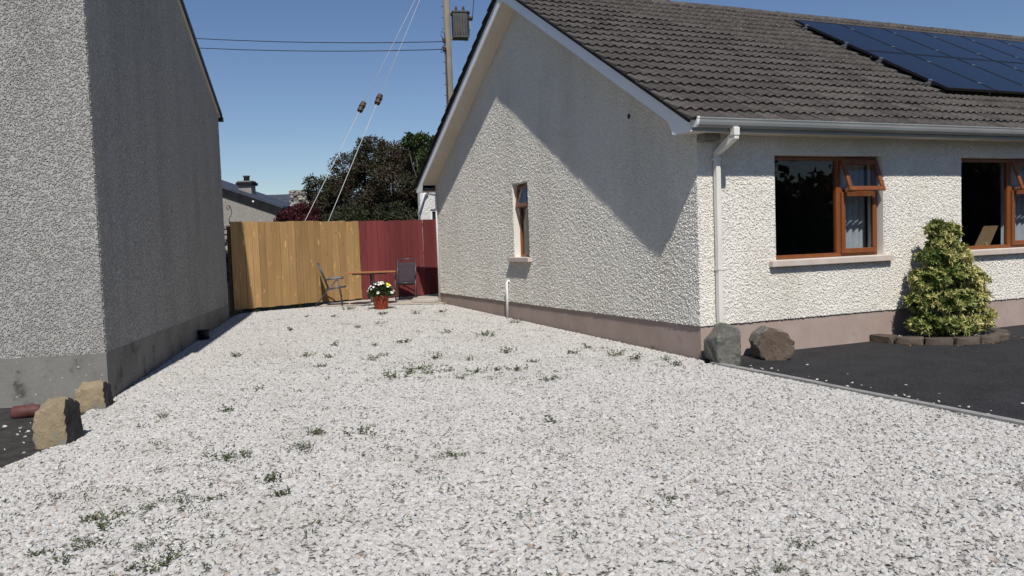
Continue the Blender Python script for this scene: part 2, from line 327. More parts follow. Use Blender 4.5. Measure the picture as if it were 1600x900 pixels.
def dash_nodes(name, density, smin, smax, seed, mat):
    """a coat of small stones thrown at the wall: keeps the backing and sets one stone per point"""
    ng = bpy.data.node_groups.new(name, 'GeometryNodeTree')
    ng.interface.new_socket('Geometry', in_out='INPUT', socket_type='NodeSocketGeometry'); ng.interface.new_socket('Geometry', in_out='OUTPUT', socket_type='NodeSocketGeometry')
    gi = ng.nodes.new('NodeGroupInput'); go = ng.nodes.new('NodeGroupOutput'); N = ng.nodes.new; Lk = ng.links.new
    dp = N('GeometryNodeDistributePointsOnFaces'); dp.inputs['Seed'].default_value = seed; dn = N('ShaderNodeTexNoise'); dn.inputs['Scale'].default_value = 1.3; dn.inputs['Detail'].default_value = 4.; mr = N('ShaderNodeMapRange'); Lk(dn.outputs[0], mr.inputs[0])
    for q, vv in ((1, .35), (2, .6), (3, density*.75), (4, density)): mr.inputs[q].default_value = vv
    Lk(mr.outputs[0], dp.inputs['Density']); Lk(gi.outputs[0], dp.inputs['Mesh'])
    join = N('GeometryNodeGeometryToInstance')
    for k in range(4):
        ico = N('GeometryNodeMeshIcoSphere'); ico.inputs['Radius'].default_value = .5; ico.inputs['Subdivisions'].default_value = 2
        nz = N('ShaderNodeTexNoise'); nz.noise_dimensions = '4D'; nz.inputs['W'].default_value = k*3.7+seed; nz.inputs['Scale'].default_value = 1.4; nz.inputs['Detail'].default_value = 0.
        sub = N('ShaderNodeVectorMath'); sub.operation = 'SUBTRACT'; Lk(nz.outputs['Color'], sub.inputs[0]); sub.inputs[1].default_value = (.5, .5, .5)
        sc = N('ShaderNodeVectorMath'); sc.operation = 'SCALE'; sc.inputs['Scale'].default_value = 1.0; Lk(sub.outputs[0], sc.inputs[0])
        sp = N('GeometryNodeSetPosition'); Lk(ico.outputs[0], sp.inputs[0]); Lk(sc.outputs[0], sp.inputs['Offset'])
        tr = N('GeometryNodeTransform'); tr.inputs['Scale'].default_value = (1.25, .9, .75); Lk(sp.outputs[0], tr.inputs[0])
        sm = N('GeometryNodeSetMaterial'); sm.inputs['Material'].default_value = MT[mat]; Lk(tr.outputs[0], sm.inputs[0])
        ss = N('GeometryNodeSetShadeSmooth'); ss.inputs['Shade Smooth'].default_value = True; Lk(sm.outputs[0], ss.inputs[0]); Lk(ss.outputs[0], join.inputs[0])
    io = N('GeometryNodeInstanceOnPoints'); Lk(dp.outputs['Points'], io.inputs['Points']); Lk(join.outputs[0], io.inputs['Instance']); io.inputs['Pick Instance'].default_value = True
    rr = N('FunctionNodeRandomValue'); rr.data_type = 'FLOAT_VECTOR'; rr.inputs[0].default_value = (0, 0, 0); rr.inputs[1].default_value = (6.283, 6.283, 6.283); rr.inputs['Seed'].default_value = seed+1; Lk(rr.outputs[0], io.inputs['Rotation'])
    rs = N('FunctionNodeRandomValue'); rs.data_type = 'FLOAT'; rs.inputs[2].default_value = smin; rs.inputs[3].default_value = smax; rs.inputs['Seed'].default_value = seed+2
    Lk(rs.outputs[1], io.inputs['Scale']); jg = N('GeometryNodeJoinGeometry'); Lk(io.outputs[0], jg.inputs[0]); Lk(gi.outputs[0], jg.inputs[0]); Lk(jg.outputs[0], go.inputs[0]); return ng
def render_coat(name, quads, mat, parent, density, smin, smax, seed):
    """quads: lists of 3D corners of the coated face"""
    vs, fs = [], []
    for q in quads: fs.append(tuple(range(len(vs), len(vs)+len(q)))); vs += q
    me = bpy.data.meshes.new(name); me.from_pydata(vs, [], fs); me.update(); me.materials.append(MT[mat])
    o = inst(name, me, parent); md = o.modifiers.new('dash', 'NODES'); md.node_group = dash_nodes(name, density, smin, smax, seed, mat); o['kind'] = 'stuff'; return o
def rects(us, vs, holes):
    return [(a, b, c, d) for a, b in zip(us[:-1], us[1:]) for c, d in zip(vs[:-1], vs[1:]) if not any(h[0] < (a+b)/2 < h[1] and h[2] < (c+d)/2 < h[3] for h in holes)]

# ------------------------------------------------------------------ the setting
def sheet(name, poly, dz, mat, sub=.8):
    """flat piece of ground following the gentle rise to the back"""
    bm = bmesh.new(); bm.faces.new([bm.verts.new((x, y, 0)) for x, y in poly])
    ys = [p[1] for p in poly]; y = 0.
    cuts = [0., 16.]
    for c in cuts:
        if min(ys) < c < max(ys): bmesh.ops.bisect_plane(bm, geom=bm.verts[:]+bm.edges[:]+bm.faces[:], plane_co=(0, c, 0), plane_no=(0, 1, 0))
    for v in bm.verts: v.co.z = gz(v.co.y)+dz
    bmesh.ops.recalc_face_normals(bm, faces=bm.faces)
    if sum(f.normal.z for f in bm.faces) < 0: bmesh.ops.reverse_faces(bm, faces=bm.faces)
    me = bpy.data.meshes.new(name); bm.to_mesh(me); bm.free(); me.materials.append(MT[mat])
    o = bpy.data.objects.new(name, me); COL.objects.link(o); return struct(o)
sheet('ground', [(-900, -900), (900, -900), (900, 900), (-900, 900)], -.03, 'earth')
LBC = Vector((-6.87, 1.30, 0)); LBA = math.radians(13.3)
def lb(t, b): return (LBC.x+t*math.sin(LBA)+b*math.cos(LBA), LBC.y+t*math.cos(LBA)-b*math.sin(LBA))
soil_edge = [(-6.95, 1.2), (-7.08, .55), (-7.03, -.30), (-7.26, -.85), (-7.52, -1.36), (-7.95, -2.1), (-8.9, -3.3), (-11, -5.2)]
gravel_poly = [(-.16, -14), (-.10, -.20), (-.02, -.1), (-.005, 9.6), (-.3, 10.05), (-1.2, 10.55), (-2.6, 11.35), (-3.7, 11.0), lb(9.7, .1), lb(8.6, .02), lb(0, .02)]+soil_edge+[(-12, -14)]
gravel_bed = sheet('gravel_bed', gravel_poly[::-1], 0., 'gravelbed')
soil = sheet('soil', [(-6.8, 1.6)]+soil_edge+[(-14, -5.2), (-14, 3)], -.008, 'soil')
drive = sheet('driveway', [(-.13, -14), (30, -14), (30, .1), (-.03, .1)], .004, 'asphalt')
sheet('concrete_apron', [(-2.75, 11.15), (-1.2, 10.35), (-.3, 9.85), (.3, 9.6), (1.2, 12.6), (-2.3, 12.1)], .022, 'concrete')
kb = thing('kerb', None, None); struct(kb)
km = MB().box(-.042, .042, -.452, .452, -.05, .030).mesh('kerb_stone', MT['kerb'])
for i in range(15):
    y = -.35-.45-.91*i
    inst('kerb_stone', km, kb, Matrix.Translation((-.085+.010*(y+.3), y, RNG.normal()*.003)) @ Matrix.Rotation(-.010+RNG.normal()*.003, 4, 'Z'))

# gravel: tens of thousands of chippings set down one by one over the bed
def gravel_nodes(name, density, smin, smax, seed):
    ng = bpy.data.node_groups.new(name, 'GeometryNodeTree')
    ng.interface.new_socket('Geometry', in_out='INPUT', socket_type='NodeSocketGeometry'); ng.interface.new_socket('Geometry', in_out='OUTPUT', socket_type='NodeSocketGeometry')
    gi = ng.nodes.new('NodeGroupInput'); go = ng.nodes.new('NodeGroupOutput'); N = ng.nodes.new; Lk = ng.links.new
    dp = N('GeometryNodeDistributePointsOnFaces'); dp.inputs['Density'].default_value = density; dp.inputs['Seed'].default_value = seed
    dn = N('ShaderNodeTexNoise'); dn.inputs['Scale'].default_value = 1.1; dn.inputs['Detail'].default_value = 4.; mr = N('ShaderNodeMapRange'); Lk(dn.outputs[0], mr.inputs[0])
    for q, vv in ((1, .36), (2, .54), (3, density*.62), (4, density)): mr.inputs[q].default_value = vv
    Lk(mr.outputs[0], dp.inputs['Density']); Lk(gi.outputs[0], dp.inputs['Mesh'])
    join = N('GeometryNodeGeometryToInstance')
    for k in range(7):
        ico = N('GeometryNodeMeshIcoSphere'); ico.inputs['Radius'].default_value = .5; ico.inputs['Subdivisions'].default_value = 1 if k % 2 else 2
        nz = N('ShaderNodeTexNoise'); nz.noise_dimensions = '4D'; nz.inputs['W'].default_value = k*3.7+seed; nz.inputs['Scale'].default_value = 1.5; nz.inputs['Detail'].default_value = 1.
        sub = N('ShaderNodeVectorMath'); sub.operation = 'SUBTRACT'; Lk(nz.outputs['Color'], sub.inputs[0]); sub.inputs[1].default_value = (.5, .5, .5)
        sc = N('ShaderNodeVectorMath'); sc.operation = 'SCALE'; sc.inputs['Scale'].default_value = 1.5; Lk(sub.outputs[0], sc.inputs[0])
        sp = N('GeometryNodeSetPosition'); Lk(ico.outputs[0], sp.inputs[0]); Lk(sc.outputs[0], sp.inputs['Offset'])
        tr = N('GeometryNodeTransform'); tr.inputs['Scale'].default_value = (1.2, .9, .58); Lk(sp.outputs[0], tr.inputs[0])
        sm = N('GeometryNodeSetMaterial'); sm.inputs['Material'].default_value = MT['gravel']; Lk(tr.outputs[0], sm.inputs[0])
        ss = N('GeometryNodeSetShadeSmooth'); ss.inputs['Shade Smooth'].default_value = False; Lk(sm.outputs[0], ss.inputs[0])
        Lk(ss.outputs[0], join.inputs[0])
    io = N('GeometryNodeInstanceOnPoints'); Lk(dp.outputs['Points'], io.inputs['Points']); Lk(join.outputs[0], io.inputs['Instance']); io.inputs['Pick Instance'].default_value = True
    rr = N('FunctionNodeRandomValue'); rr.data_type = 'FLOAT_VECTOR'; rr.inputs[0].default_value = (-.4, -.4, 0); rr.inputs[1].default_value = (.4, .4, 6.283); rr.inputs['Seed'].default_value = seed+1
    Lk(rr.outputs[0], io.inputs['Rotation'])
    rs = N('FunctionNodeRandomValue'); rs.data_type = 'FLOAT'; rs.inputs[2].default_value = smin; rs.inputs[3].default_value = smax; rs.inputs['Seed'].default_value = seed+2
    Lk(rs.outputs[1], io.inputs['Scale']); Lk(io.outputs[0], go.inputs[0]); return ng
def gravel(name, poly, density, smin, smax, seed, label, dz=.004):
    o = sheet(name, poly, dz, 'gravel'); md = o.modifiers.new('chippings', 'NODES'); md.node_group = gravel_nodes(name, density, smin, smax, seed)
    o['kind'] = 'stuff'; o['label'] = label; o['category'] = 'gravel'; return o
g_poly = [(-.15, -7.0), (-.12, -.20), (-.03, -.1), (-.02, 9.6), (-.3, 10.0), (-1.2, 10.5), (-2.6, 11.3), (-3.7, 11.0), lb(9.7, .1), lb(8.6, .03), lb(0, .03)]+soil_edge[:-1]+[(-8.9, -7.0)]
gravel('gravel', g_poly[::-1], 2500, .019, .039, 3, 'loose white limestone gravel covering the yard')
gravel('stray_chippings', [(-.07, -9), (1.0, -9), (.9, -.55), (-.02, -.15)], 3, .014, .03, 9, 'white chippings strayed onto the black tarmac beside the kerb')
gravel('kerb_chippings', [(-.16, -9), (.10, -9), (.16, -.45), (-.05, -.2)], 22, .013, .026, 29, 'white chippings spilled over the concrete kerb edging', .02)
gravel('soil_chippings', [(-7.1, .5), (-7.06, -.30), (-7.3, -.88), (-7.56, -1.42), (-8.0, -2.2), (-9, -3.4), (-8.9, -1.4), (-8.3, .9)], 22, .015, .04, 13, 'white chippings scattered over the dark soil', -.004)

# ------------------------------------------------------------------ bungalow
H = thing('bungalow', 'cream roughcast bungalow with dark tiled roof and solar panels', 'bungalow')
LEN, L, TAN, YE, ZE = 15.0, 10.25, .572, -.40, 2.97
OV, EV = .355, .36                       # verge and eaves overhang
SLP = math.atan(TAN); MID = L/2
def rz(y): return ZE+TAN*((y if y <= MID else L-y)-YE)     # roof deck
def grid_wall(mb, us, zs, holes, y0, y1, axis):
    """wall of boxes round openings; us/zs are the cut lines; axis 'X' runs along X (thickness in Y)"""
    for i in range(len(us)-1):
        for j in range(len(zs)-1):
            u, z = (us[i]+us[i+1])/2, (zs[j]+zs[j+1])/2
            if any(a < u < b and c < z < d for a, b, c, d in holes): continue
            (mb.box(us[i], us[i+1], y0, y1, zs[j], zs[j+1]) if axis == 'X' else mb.box(y0, y1, us[i], us[i+1], zs[j], zs[j+1]))
def clean(o):
    bm = bmesh.new(); bm.from_mesh(o.data); bmesh.ops.remove_doubles(bm, verts=bm.verts, dist=1e-4)
    # drop the inner faces two boxes share
    seen = {}
    for f in bm.faces: seen.setdefault(tuple(sorted(v.index for v in f.verts)), []).append(f)
    bad = [f for g in seen.values() if len(g) > 1 for f in g]
    bmesh.ops.delete(bm, geom=bad, context='FACES'); bm.to_mesh(o.data); bm.free()
PL = .442
W1 = (1.25, 3.20, 1.227, 2.621); W2 = (4.80, 6.75, 1.227, 2.621); W3 = (10.2, 12.2, 1.227, 2.621)
wf = MB(); grid_wall(wf, [.004, W1[0], W1[1], W2[0], W2[1], W3[0], W3[1], LEN], [PL, 1.227, 2.621, 2.90], [W1, W2, W3], .004, .28, 'X'); o = wf.build('front_wall', 'dash_cream', H); clean(o)
render_coat('front_render', [[(a, 0, c), (b, 0, c), (b, 0, d), (a, 0, d)] for a, b, c, d in rects([0, W1[0]-.012, W1[1]+.012, W2[0]-.012, W2[1]+.012, 7.9], [PL-.008, 1.215, 2.633, 2.862], [W1, W2])], 'dash_cream', o, 4300, .010, .0235, 51)
MB().box(7.9, W3[0], -.006, .003, PL-.012, 2.87).box(W3[1], LEN, -.006, .003, PL-.012, 2.87).box(W3[0], W3[1], -.006, .003, PL-.012, 1.22).build('front_render', 'dash_cream_far', o)
GW = (5.06, 5.74, 1.30, 2.675)
wg = MB(); grid_wall(wg, [.28, GW[0], GW[1], L], [PL, GW[2], GW[3], 2.90], [GW], .004, .28, 'Y')
o = wg.build('gable_wall', 'dash_cream', H); clean(o)
render_coat('gable_render', [[(0, b, c), (0, a, c), (0, a, d), (0, b, d)] for a, b, c, d in rects([0, GW[0]-.012, GW[1]+.012, L], [PL-.008, GW[2]-.012, GW[3]+.012, 2.95], [GW])]+[[(0, 0, 2.95), (0, 0, rz(0)-.2), (0, MID, rz(MID)-.2), (0, L, rz(L)-.2), (0, L, 2.95)]], 'dash_cream', o, 4300, .010, .0235, 61)
MB().prism([(0, 2.90), (L, 2.90), (L, rz(L)-.05), (MID, rz(MID)-.05), (0, rz(0)-.05)], .276, 'YZ', .004).build('gable_peak', 'dash_cream', H)
MB().box(.02, LEN, L-.28, L, 0, 2.9).build('rear_wall', 'dash_cream', H)
MB().box(LEN-.28, LEN-.001, .3, L-.3, 0, 2.9).build('end_wall', 'dash_cream', H)
pl = MB(); pl.box(.016, LEN, .016, .27, -.2, PL); pl.box(.016, .27, .27, L-.012, -.2, PL); o = pl.build('plinth', 'plinth_pink', H); clean(o)
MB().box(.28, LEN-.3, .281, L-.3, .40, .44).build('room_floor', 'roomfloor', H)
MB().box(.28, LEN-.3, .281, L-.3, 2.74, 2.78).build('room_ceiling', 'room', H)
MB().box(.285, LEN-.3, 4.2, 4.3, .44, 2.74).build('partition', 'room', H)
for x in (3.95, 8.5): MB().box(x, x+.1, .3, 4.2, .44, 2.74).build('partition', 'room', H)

# roof: deck, tiles, ridge
roof = MB(); dk = .03
roof.prism([(YE+.03, rz(YE+.03)-.035), (MID, rz(MID)-.035), (L-YE-.03, rz(L-YE-.03)-.035), (L-YE-.03, rz(L-YE-.03)-.004), (MID, rz(MID)-.004), (YE+.03, rz(YE+.03)-.004)], LEN+OV+.2, 'YZ', -OV-.03)
roof = roof.build('roof', 'underlay', H)
TW, GA, TL = .30, .322, .40
def tile_mesh_data(seed=0):
    """double-roll interlocking tile lying in local XY (Y up the slope), front edge at y=0"""
    rr = random.Random(seed); n = 16; top = []; V = []; F = []
    prof = [(TW*i/n, .030*(.5+.5*math.cos(2*math.pi*((i/n)*2-.28)))**1.15) for i in range(n+1)]
    for y, dz in ((0, .045), (.012, .051), (TL, .006)):
        for x, z in prof: V.append((x, y+(-.004*math.cos(2*math.pi*(x/TW*2-.28)) if y == 0 else 0), z+dz))
    m = n+1
    for x, z in prof: V.append((x, .004, max(z*.55+.012, .0)))
    for r in (0, 1):
        for i in range(n): F.append((r*m+i, r*m+i+1, (r+1)*m+i+1, (r+1)*m+i))
    for i in range(n): F.append((3*m+i, 3*m+i+1, i+1, i))
    F += [(0, m, 2*m, 3*m), (n, 3*m+n, 2*m+n, m+n)]
    return V, F
TV, TF = tile_mesh_data(); tmb = MB().add(TV, TF); tile_me = tmb.mesh('roof_tile', MT['tile'])
ncol, nrow = int((LEN+OV)/TW)+1, 20
slope_len = math.hypot(MID-YE, (MID-YE)*TAN); 
def tile_M(ci, ri):
    base = Vector((-OV-.055+ci*TW, YE-.045+ri*GA*math.cos(SLP), ZE-.045*TAN+ri*GA*math.sin(SLP)))
    j = random.Random(ci*131+ri*17)
    return Matrix.Translation(base+Vector((j.gauss(0, .002), j.gauss(0, .003), j.gauss(0, .0015)))) @ Matrix.Rotation(SLP, 4, 'X') @ Matrix.Rotation(j.gauss(0, .006), 4, 'Z') @ Matrix.Rotation(j.gauss(0, .006), 4, 'X')
cells = []
PX0, PY0, PY1, PWID, NP = 5.52, .86, 4.28, 1.165, 7
for ci in range(ncol):
    for ri in range(nrow):
        p = tile_M(ci, ri).translation; d = (p-Vector(CAM)).length
        under = p.x > PX0-.1 and PY0 < p.y < PY1-.3
        cells.append((d+(100 if under else 0), ci, ri))
cells.sort()
for d, ci, ri in cells[:300]: inst('roof_tile', tile_me, roof, tile_M(ci, ri))
def merge_tiles(mats, name):
    TVa = np.array(TV); TFq = np.array(TF); Vs = []; Fs = []
    for k, M in enumerate(mats):
        A = np.array(M); Vs.append(TVa@A[:3, :3].T+A[:3, 3]); Fs.append(TFq+k*len(TV))
    o = inst(name, np_mesh(name, np.concatenate(Vs), np.concatenate(Fs), 'tile'), roof); o['kind'] = 'stuff'; return o
merge_tiles([tile_M(ci, ri) for d, ci, ri in cells[300:]], 'roof_tiles')
FL = Matrix.Translation((0, L, 0)) @ Matrix.Scale(-1, 4, Vector((0, 1, 0)))
merge_tiles([FL @ tile_M(ci, ri) for ci in range(12) for ri in range(nrow)], 'rear_roof_tiles')
MB().box(3.2, LEN+.1, 0, slope_len, -.002, .05, Matrix.Translation((0, L-YE+.04, ZE)) @ Matrix.Rotation(math.pi-SLP, 4, 'X') @ Matrix.Scale(-1, 4, Vector((0, 0, 1)))).build('rear_slope', 'tile', roof)
rg = MB(); arc = [(.125*math.cos(a), .105*math.sin(a)) for a in [math.pi*k/10 for k in range(11)]]
rpoly = arc+[(x*.85, z*.85-.004) for x, z in arc[::-1]]
rgm = MB().prism([(a, b) for a, b in rpoly], .455, 'YZ', 0).mesh('ridge_tile', MT['tile'])
for i in range(int((LEN+OV)/.45)+1):
    inst('ridge_tile', rgm, roof, Matrix.Translation((-OV-.05+i*.45, MID, rz(MID)-.035+random.gauss(0, .003))) @ Matrix.Rotation(random.gauss(0, .006), 4, 'Y'))

# verge: barge boards with boxed ends, soffit, dark undercloak
BD = .215
def barge(side):
    f = (lambda y: y) if side == 0 else (lambda y: L-y)
    poly = [(-.372, 2.848), (-.372, 2.985), (-.30, rz(-.30)-.012), (MID-(.0006 if side == 0 else -.0006)*0, rz(MID)-.012), (MID, rz(MID)-.012-BD), (.10, rz(.10)-.012-BD), (.0, 2.848)]
    return [(f(y), z) for y, z in poly]
for s_ in (0, 1):
    b_ = MB().prism(barge(s_), .024, 'YZ', -OV).build('barge_board', 'pvc_white', H)
    f = (lambda y: y) if s_ == 0 else (lambda y: L-y)
    MB().prism([(f(.02), rz(.02)-.21), (f(MID), rz(MID)-.21), (f(MID), rz(MID)-.195), (f(.02), rz(.02)-.195)], OV-.026, 'YZ', -OV+.0245).build('verge_soffit', 'soffit', H)
    MB().prism([(f(-.36), rz(-.36)-.011), (f(MID), rz(MID)-.011), (f(MID), rz(MID)+.012), (f(-.36), rz(-.36)+.012)], .03, 'YZ', -OV-.012).build('undercloak', 'underlay', H)
# boxed eaves end, fascia, soffit, gutter (front and rear)
gp = [(0, .115), (-.018, .118), (-.108, .118), (-.122, .112), (-.124, .10), (-.117, .085), (-.112, .062), (-.100, .030), (-.075, .008), (-.045, 0), (0, 0)]
gi = [(0, .108)]+[(x+.006 if x < -.02 else x, z) for x, z in [(-.006, .108)]]
for s_ in (0, 1):
    f = (lambda y: y) if s_ == 0 else (lambda y: L-y); g0 = -EV-.002
    MB().prism([(f(-EV), 2.852), (f(-EV), 2.99), (f(-EV+.02), 2.99), (f(-EV+.02), 2.852)], LEN+OV-.03, 'YZ', -OV+.026).build('fascia', 'pvc_grey' if s_ == 0 else 'pvc_white', H)
    MB().prism([(f(-EV+.021), 2.862), (f(-EV+.021), 2.872), (f(-.002), 2.872), (f(-.002), 2.862)], LEN+OV-.03, 'YZ', -OV+.026).build('eaves_soffit', 'soffit', H)
    prof = [(-.002, .004), (-.045, 0), (-.075, .006), (-.100, .028), (-.112, .060), (-.116, .085), (-.124, .100), (-.124, .112), (-.114, .114), (-.110, .100), (-.106, .085), (-.100, .058), (-.09, .034), (-.07, .014), (-.045, .008), (-.002, .012)]
    MB().prism([(f(g0+a), 2.892+b) for a, b in prof], LEN+OV-.1, 'YZ', -OV+.05).build('gutter', 'pvc_grey' if s_ == 0 else 'pvc_white', H)
    out = [(-.001, .002), (-.045, -.004), (-.078, .002), (-.105, .024), (-.117, .058), (-.121, .084), (-.129, .100), (-.129, .119), (-.001, .119)]
    MB().prism([(f(g0+a), 2.892+b) for a, b in out], .034, 'YZ', -OV+.018).build('gutter_stop_end', 'pvc_white', H)
MB().box(-OV+.03, .0, .0, .30, 2.74, 2.861).build('eaves_corbel', 'dash_cream', H) if False else None
MB().box(.004, .26, -.16, -.003, 2.775, 2.861).build('eaves_corbel', 'plinth_conc', H, .02)
# front downpipe: square section with a swan neck
def sq_tube(mb, pts, h, M=None):
    pts = [Vector(p) for p in pts]
    return mb.tube(pts, h*1.414, 4, True, False)
dpx = .262
def squarepipe(x, pts, h):
    """square pipe running in a YZ plane"""
    mb = MB(); n = len(pts); vs = []
    for i, (y, z) in enumerate(pts):
        a = Vector(pts[max(i-1, 0)]); b = Vector(pts[min(i+1, n-1)]); t = (b-a).normalized(); nrm = Vector((-t.y, t.x))
        if 0 < i < n-1:
            t1 = (Vector(pts[i])-a).normalized(); k = 1/max(.5, abs(t1.dot(t)))
        else: k = 1
        for sx, sn in ((-1, -1), (1, -1), (1, 1), (-1, 1)): vs.append((x+sx*h, y+nrm.x*sn*h*k, z+nrm.y*sn*h*k))
    fs = [(i*4+q, i*4+(q+1) % 4, i*4+4+(q+1) % 4, i*4+4+q) for i in range(n-1) for q in range(4)]+[(0, 1, 2, 3), tuple(n*4-4+q for q in range(4))]
    return mb.add(vs, fs)
dp = squarepipe(dpx, [(-.425, 2.905), (-.425, 2.80), (-.065, 2.62), (-.065, 2.45), (-.065, .05)], .034).build('downpipe', 'pvc_cream', H, .006)
for z in (2.55, 1.16): MB().box(dpx-.042, dpx+.042, -.105, .0-.001, z-.016, z+.016).build('pipe_bracket', 'pvc_cream', dp)
MB().box(dpx-.042, dpx+.042, -.468, -.382, 2.80, 2.90).build('gutter_outlet', 'pvc_cream', dp, .006)

# windows
def pane(x0, x1, y, z0, z1): return MB().box(x0, x1, y, y+.006, z0, z1)
def frame(mb, x0, x1, z0, z1, y0, y1, t):
    mb.box(x0, x1, y0, y1, z0, z0+t); mb.box(x0, x1, y0, y1, z1-t, z1); mb.box(x0, x0+t, y0, y1, z0+t, z1-t); mb.box(x1-t, x1, y0, y1, z0+t, z1-t); return mb
def front_window(W, picture=False):
    x0, x1, z0, z1 = W; E = .003; x0 += E; x1 -= E; z0 += E; z1 -= E
    wnd = MB(); yf, yb = .11, .175; xm = x0+(x1-x0)*.625
    frame(wnd, x0, x1, z0, z1, yf, yb, .055)
    wnd.box(xm-.04, xm+.04, yf-.002, yb-.002, z0+.055, z1-.055)
    zt = z0+.92; wnd.box(xm+.04, x1-.055, yf-.001, yb-.001, zt-.03, zt+.03)
    wf_ = wnd.build('window_frame', 'brown_frame', H, .005)
    s = frame(MB(), xm+.03, x1-.045, z0+.045, zt-.02, yf-.035, yf-.003, .065); s.build('casement_sash', 'brown_frame', wf_, .006)
    pane(x0+.05, xm-.035, yf+.03, z0+.05, z1-.05).build('pane', 'glass', wf_); pane(xm+.09, x1-.105, yf-.022, z0+.105, zt-.08).build('pane', 'glass', wf_)
    # top-hung vent pushed open
    M = Matrix.Translation((0, yf-.006, z1-.055)) @ Matrix.Rotation(math.radians(-20), 4, 'X')
    hgt = z1-.055-zt-.03+.075; v = MB(); a0, a1, t = xm+.03, x1-.03, .062
    for q in ((a0, a1, -.035, 0, -hgt, -hgt+t), (a0, a1, -.035, 0, -t, 0), (a0, a0+t, -.035, 0, -hgt+t, -t), (a1-t, a1, -.035, 0, -hgt+t, -t)): v.box(*q, M=M)
    v.build('vent_sash', 'brown_frame', wf_, .006)
    MB().box(a0+t-.005, a1-t+.005, -.02, -.014, -hgt+t-.005, -t+.005, M).build('pane', 'glass', wf_)
    st = MB()
    for xx in (a0+.06, a1-.06): st.tube([(xx, yf+.01, zt+.05), (xx, yf-.16, zt+.03)], .006, 6)
    st.box(xm+.16, xm+.30, yf-.030, yf-.004, zt-.005, zt+.014); st.build('vent_stay', 'alu', wf_)
    MB().box(W[0]-.13, W[1]+.11, -.085, .10, W[2]-.085, W[2]-.004).build('sill', 'sill', wf_, .008)
    # curtains hanging inside
    for c0, c1 in ((xm+.16, x1+.05),):
        n = 60; vs = []
        for zz in (z0-.1, z0+.5, z1+.05):
            for i in range(n+1):
                u = i/n; vs.append((c0+(c1-c0)*u, .36+.03*math.sin(u*34)+.012*math.sin(u*71+zz*2), zz))
        MB().add(vs, [(r*(n+1)+i, r*(n+1)+i+1, (r+1)*(n+1)+i+1, (r+1)*(n+1)+i) for r in (0, 1) for i in range(n)], True).build('curtain', 'curtain', wf_)
    MB().box(W[0]-.1, W[1]+.1, .281, .42, W[2]-.05, W[2]-.01).build('window_board', 'sill', wf_)
    return wf_
for W in (W1, W2, W3): front_window(W)
# picture frame standing in the second window, seen from behind
pt = thing('picture_frame', 'brown back of a picture frame standing on the right-hand window board', 'picture frame', (5.80, .37, 1.2175))
Mt = Matrix.Rotation(math.radians(12), 4, 'X')
MB().add([Mt @ Vector(p) for p in [(-.25, 0, 0), (.09, 0, 0), (.22, 0, .37), (-.10, 0, .37), (-.25, .015, 0), (.09, .015, 0), (.22, .015, .37), (-.10, .015, .37)]], [(0, 1, 2, 3), (7, 6, 5, 4), (0, 4, 5, 1), (1, 5, 6, 2), (2, 6, 7, 3), (3, 7, 4, 0)]).build('board', 'picture', pt)
MB().box(-.02, .04, -.05, .0, .0, .20, Matrix.Rotation(math.radians(-14), 4, 'X')).build('strut', 'picture', pt)
# narrow gable window
g0, g1, gz0, gz1 = GW[0]+.003, GW[1]-.003, GW[2]+.003, GW[3]-.003
m_ = MB(); xf, xb = .13, .19; zt = gz0+.95
m_.box(xf, xb, g0, g1, gz0, gz0+.05); m_.box(xf, xb, g0, g1, gz1-.05, gz1); m_.box(xf, xb, g0, g0+.05, gz0+.05, gz1-.05); m_.box(xf, xb, g1-.05, g1, gz0+.05, gz1-.05); m_.box(xf-.001, xb-.001, g0+.05, g1-.05, zt-.03, zt+.03)
gwf = m_.build('window_frame', 'brown_frame', H, .005)
MB().box(xf+.03, xf+.036, g0+.045, g1-.045, gz0+.045, zt-.025).build('pane', 'glass', gwf)
M = Matrix.Translation((xf-.004, 0, gz1-.05)) @ Matrix.Rotation(math.radians(8), 4, 'Y'); hg = gz1-.05-zt
v = MB()
for q in ((-.035, 0, g0+.02, g1-.02, -hg-.02, -hg+.05), (-.035, 0, g0+.02, g1-.02, -.055, 0), (-.035, 0, g0+.02, g0+.075, -hg+.05, -.055), (-.035, 0, g1-.075, g1-.02, -hg+.05, -.055)): v.box(*q, M=M)
v.build('vent_sash', 'brown_frame', gwf, .005); MB().box(-.02, -.014, g0+.07, g1-.07, -hg+.045, -.05, M).build('pane', 'glass', gwf)
MB().box(-.085, .125, GW[0]-.10, GW[1]+.16, GW[2]-.085, GW[2]-.004).build('sill', 'sill', gwf, .008)
# small fittings on the gable
vt = MB(); vt.tube([(-.012, 1.54, 3.32), (.01, 1.54, 3.32)], .062, 20); vt.build('vent_surround', 'dash_cream', H)
MB().tube([(-.016, 1.54, 3.32), (-.011, 1.54, 3.32)], .038, 20).build('vent_hole', 'blackplastic', H)
MB().tube([(.02, 6.03, .84), (-.045, 6.03, .84), (-.062, 6.03, .82), (-.062, 6.03, .11)], .024, 10).build('waste_pipe', 'pvc_white', H)
p_ = MB().tube([(-.16, 10.45, 2.88), (-.16, 10.3, 2.80), (-.05, 10.12, 2.76), (-.05, 10.1, 2.7), (-.05, 10.1, .17)], .021, 10).build('rear_pipe', 'pvc_white', H)
MB().box(-.09, -.001, 9.72, 9.86, 3.30, 3.40).build('security_light', 'pvc_white', H, .015)
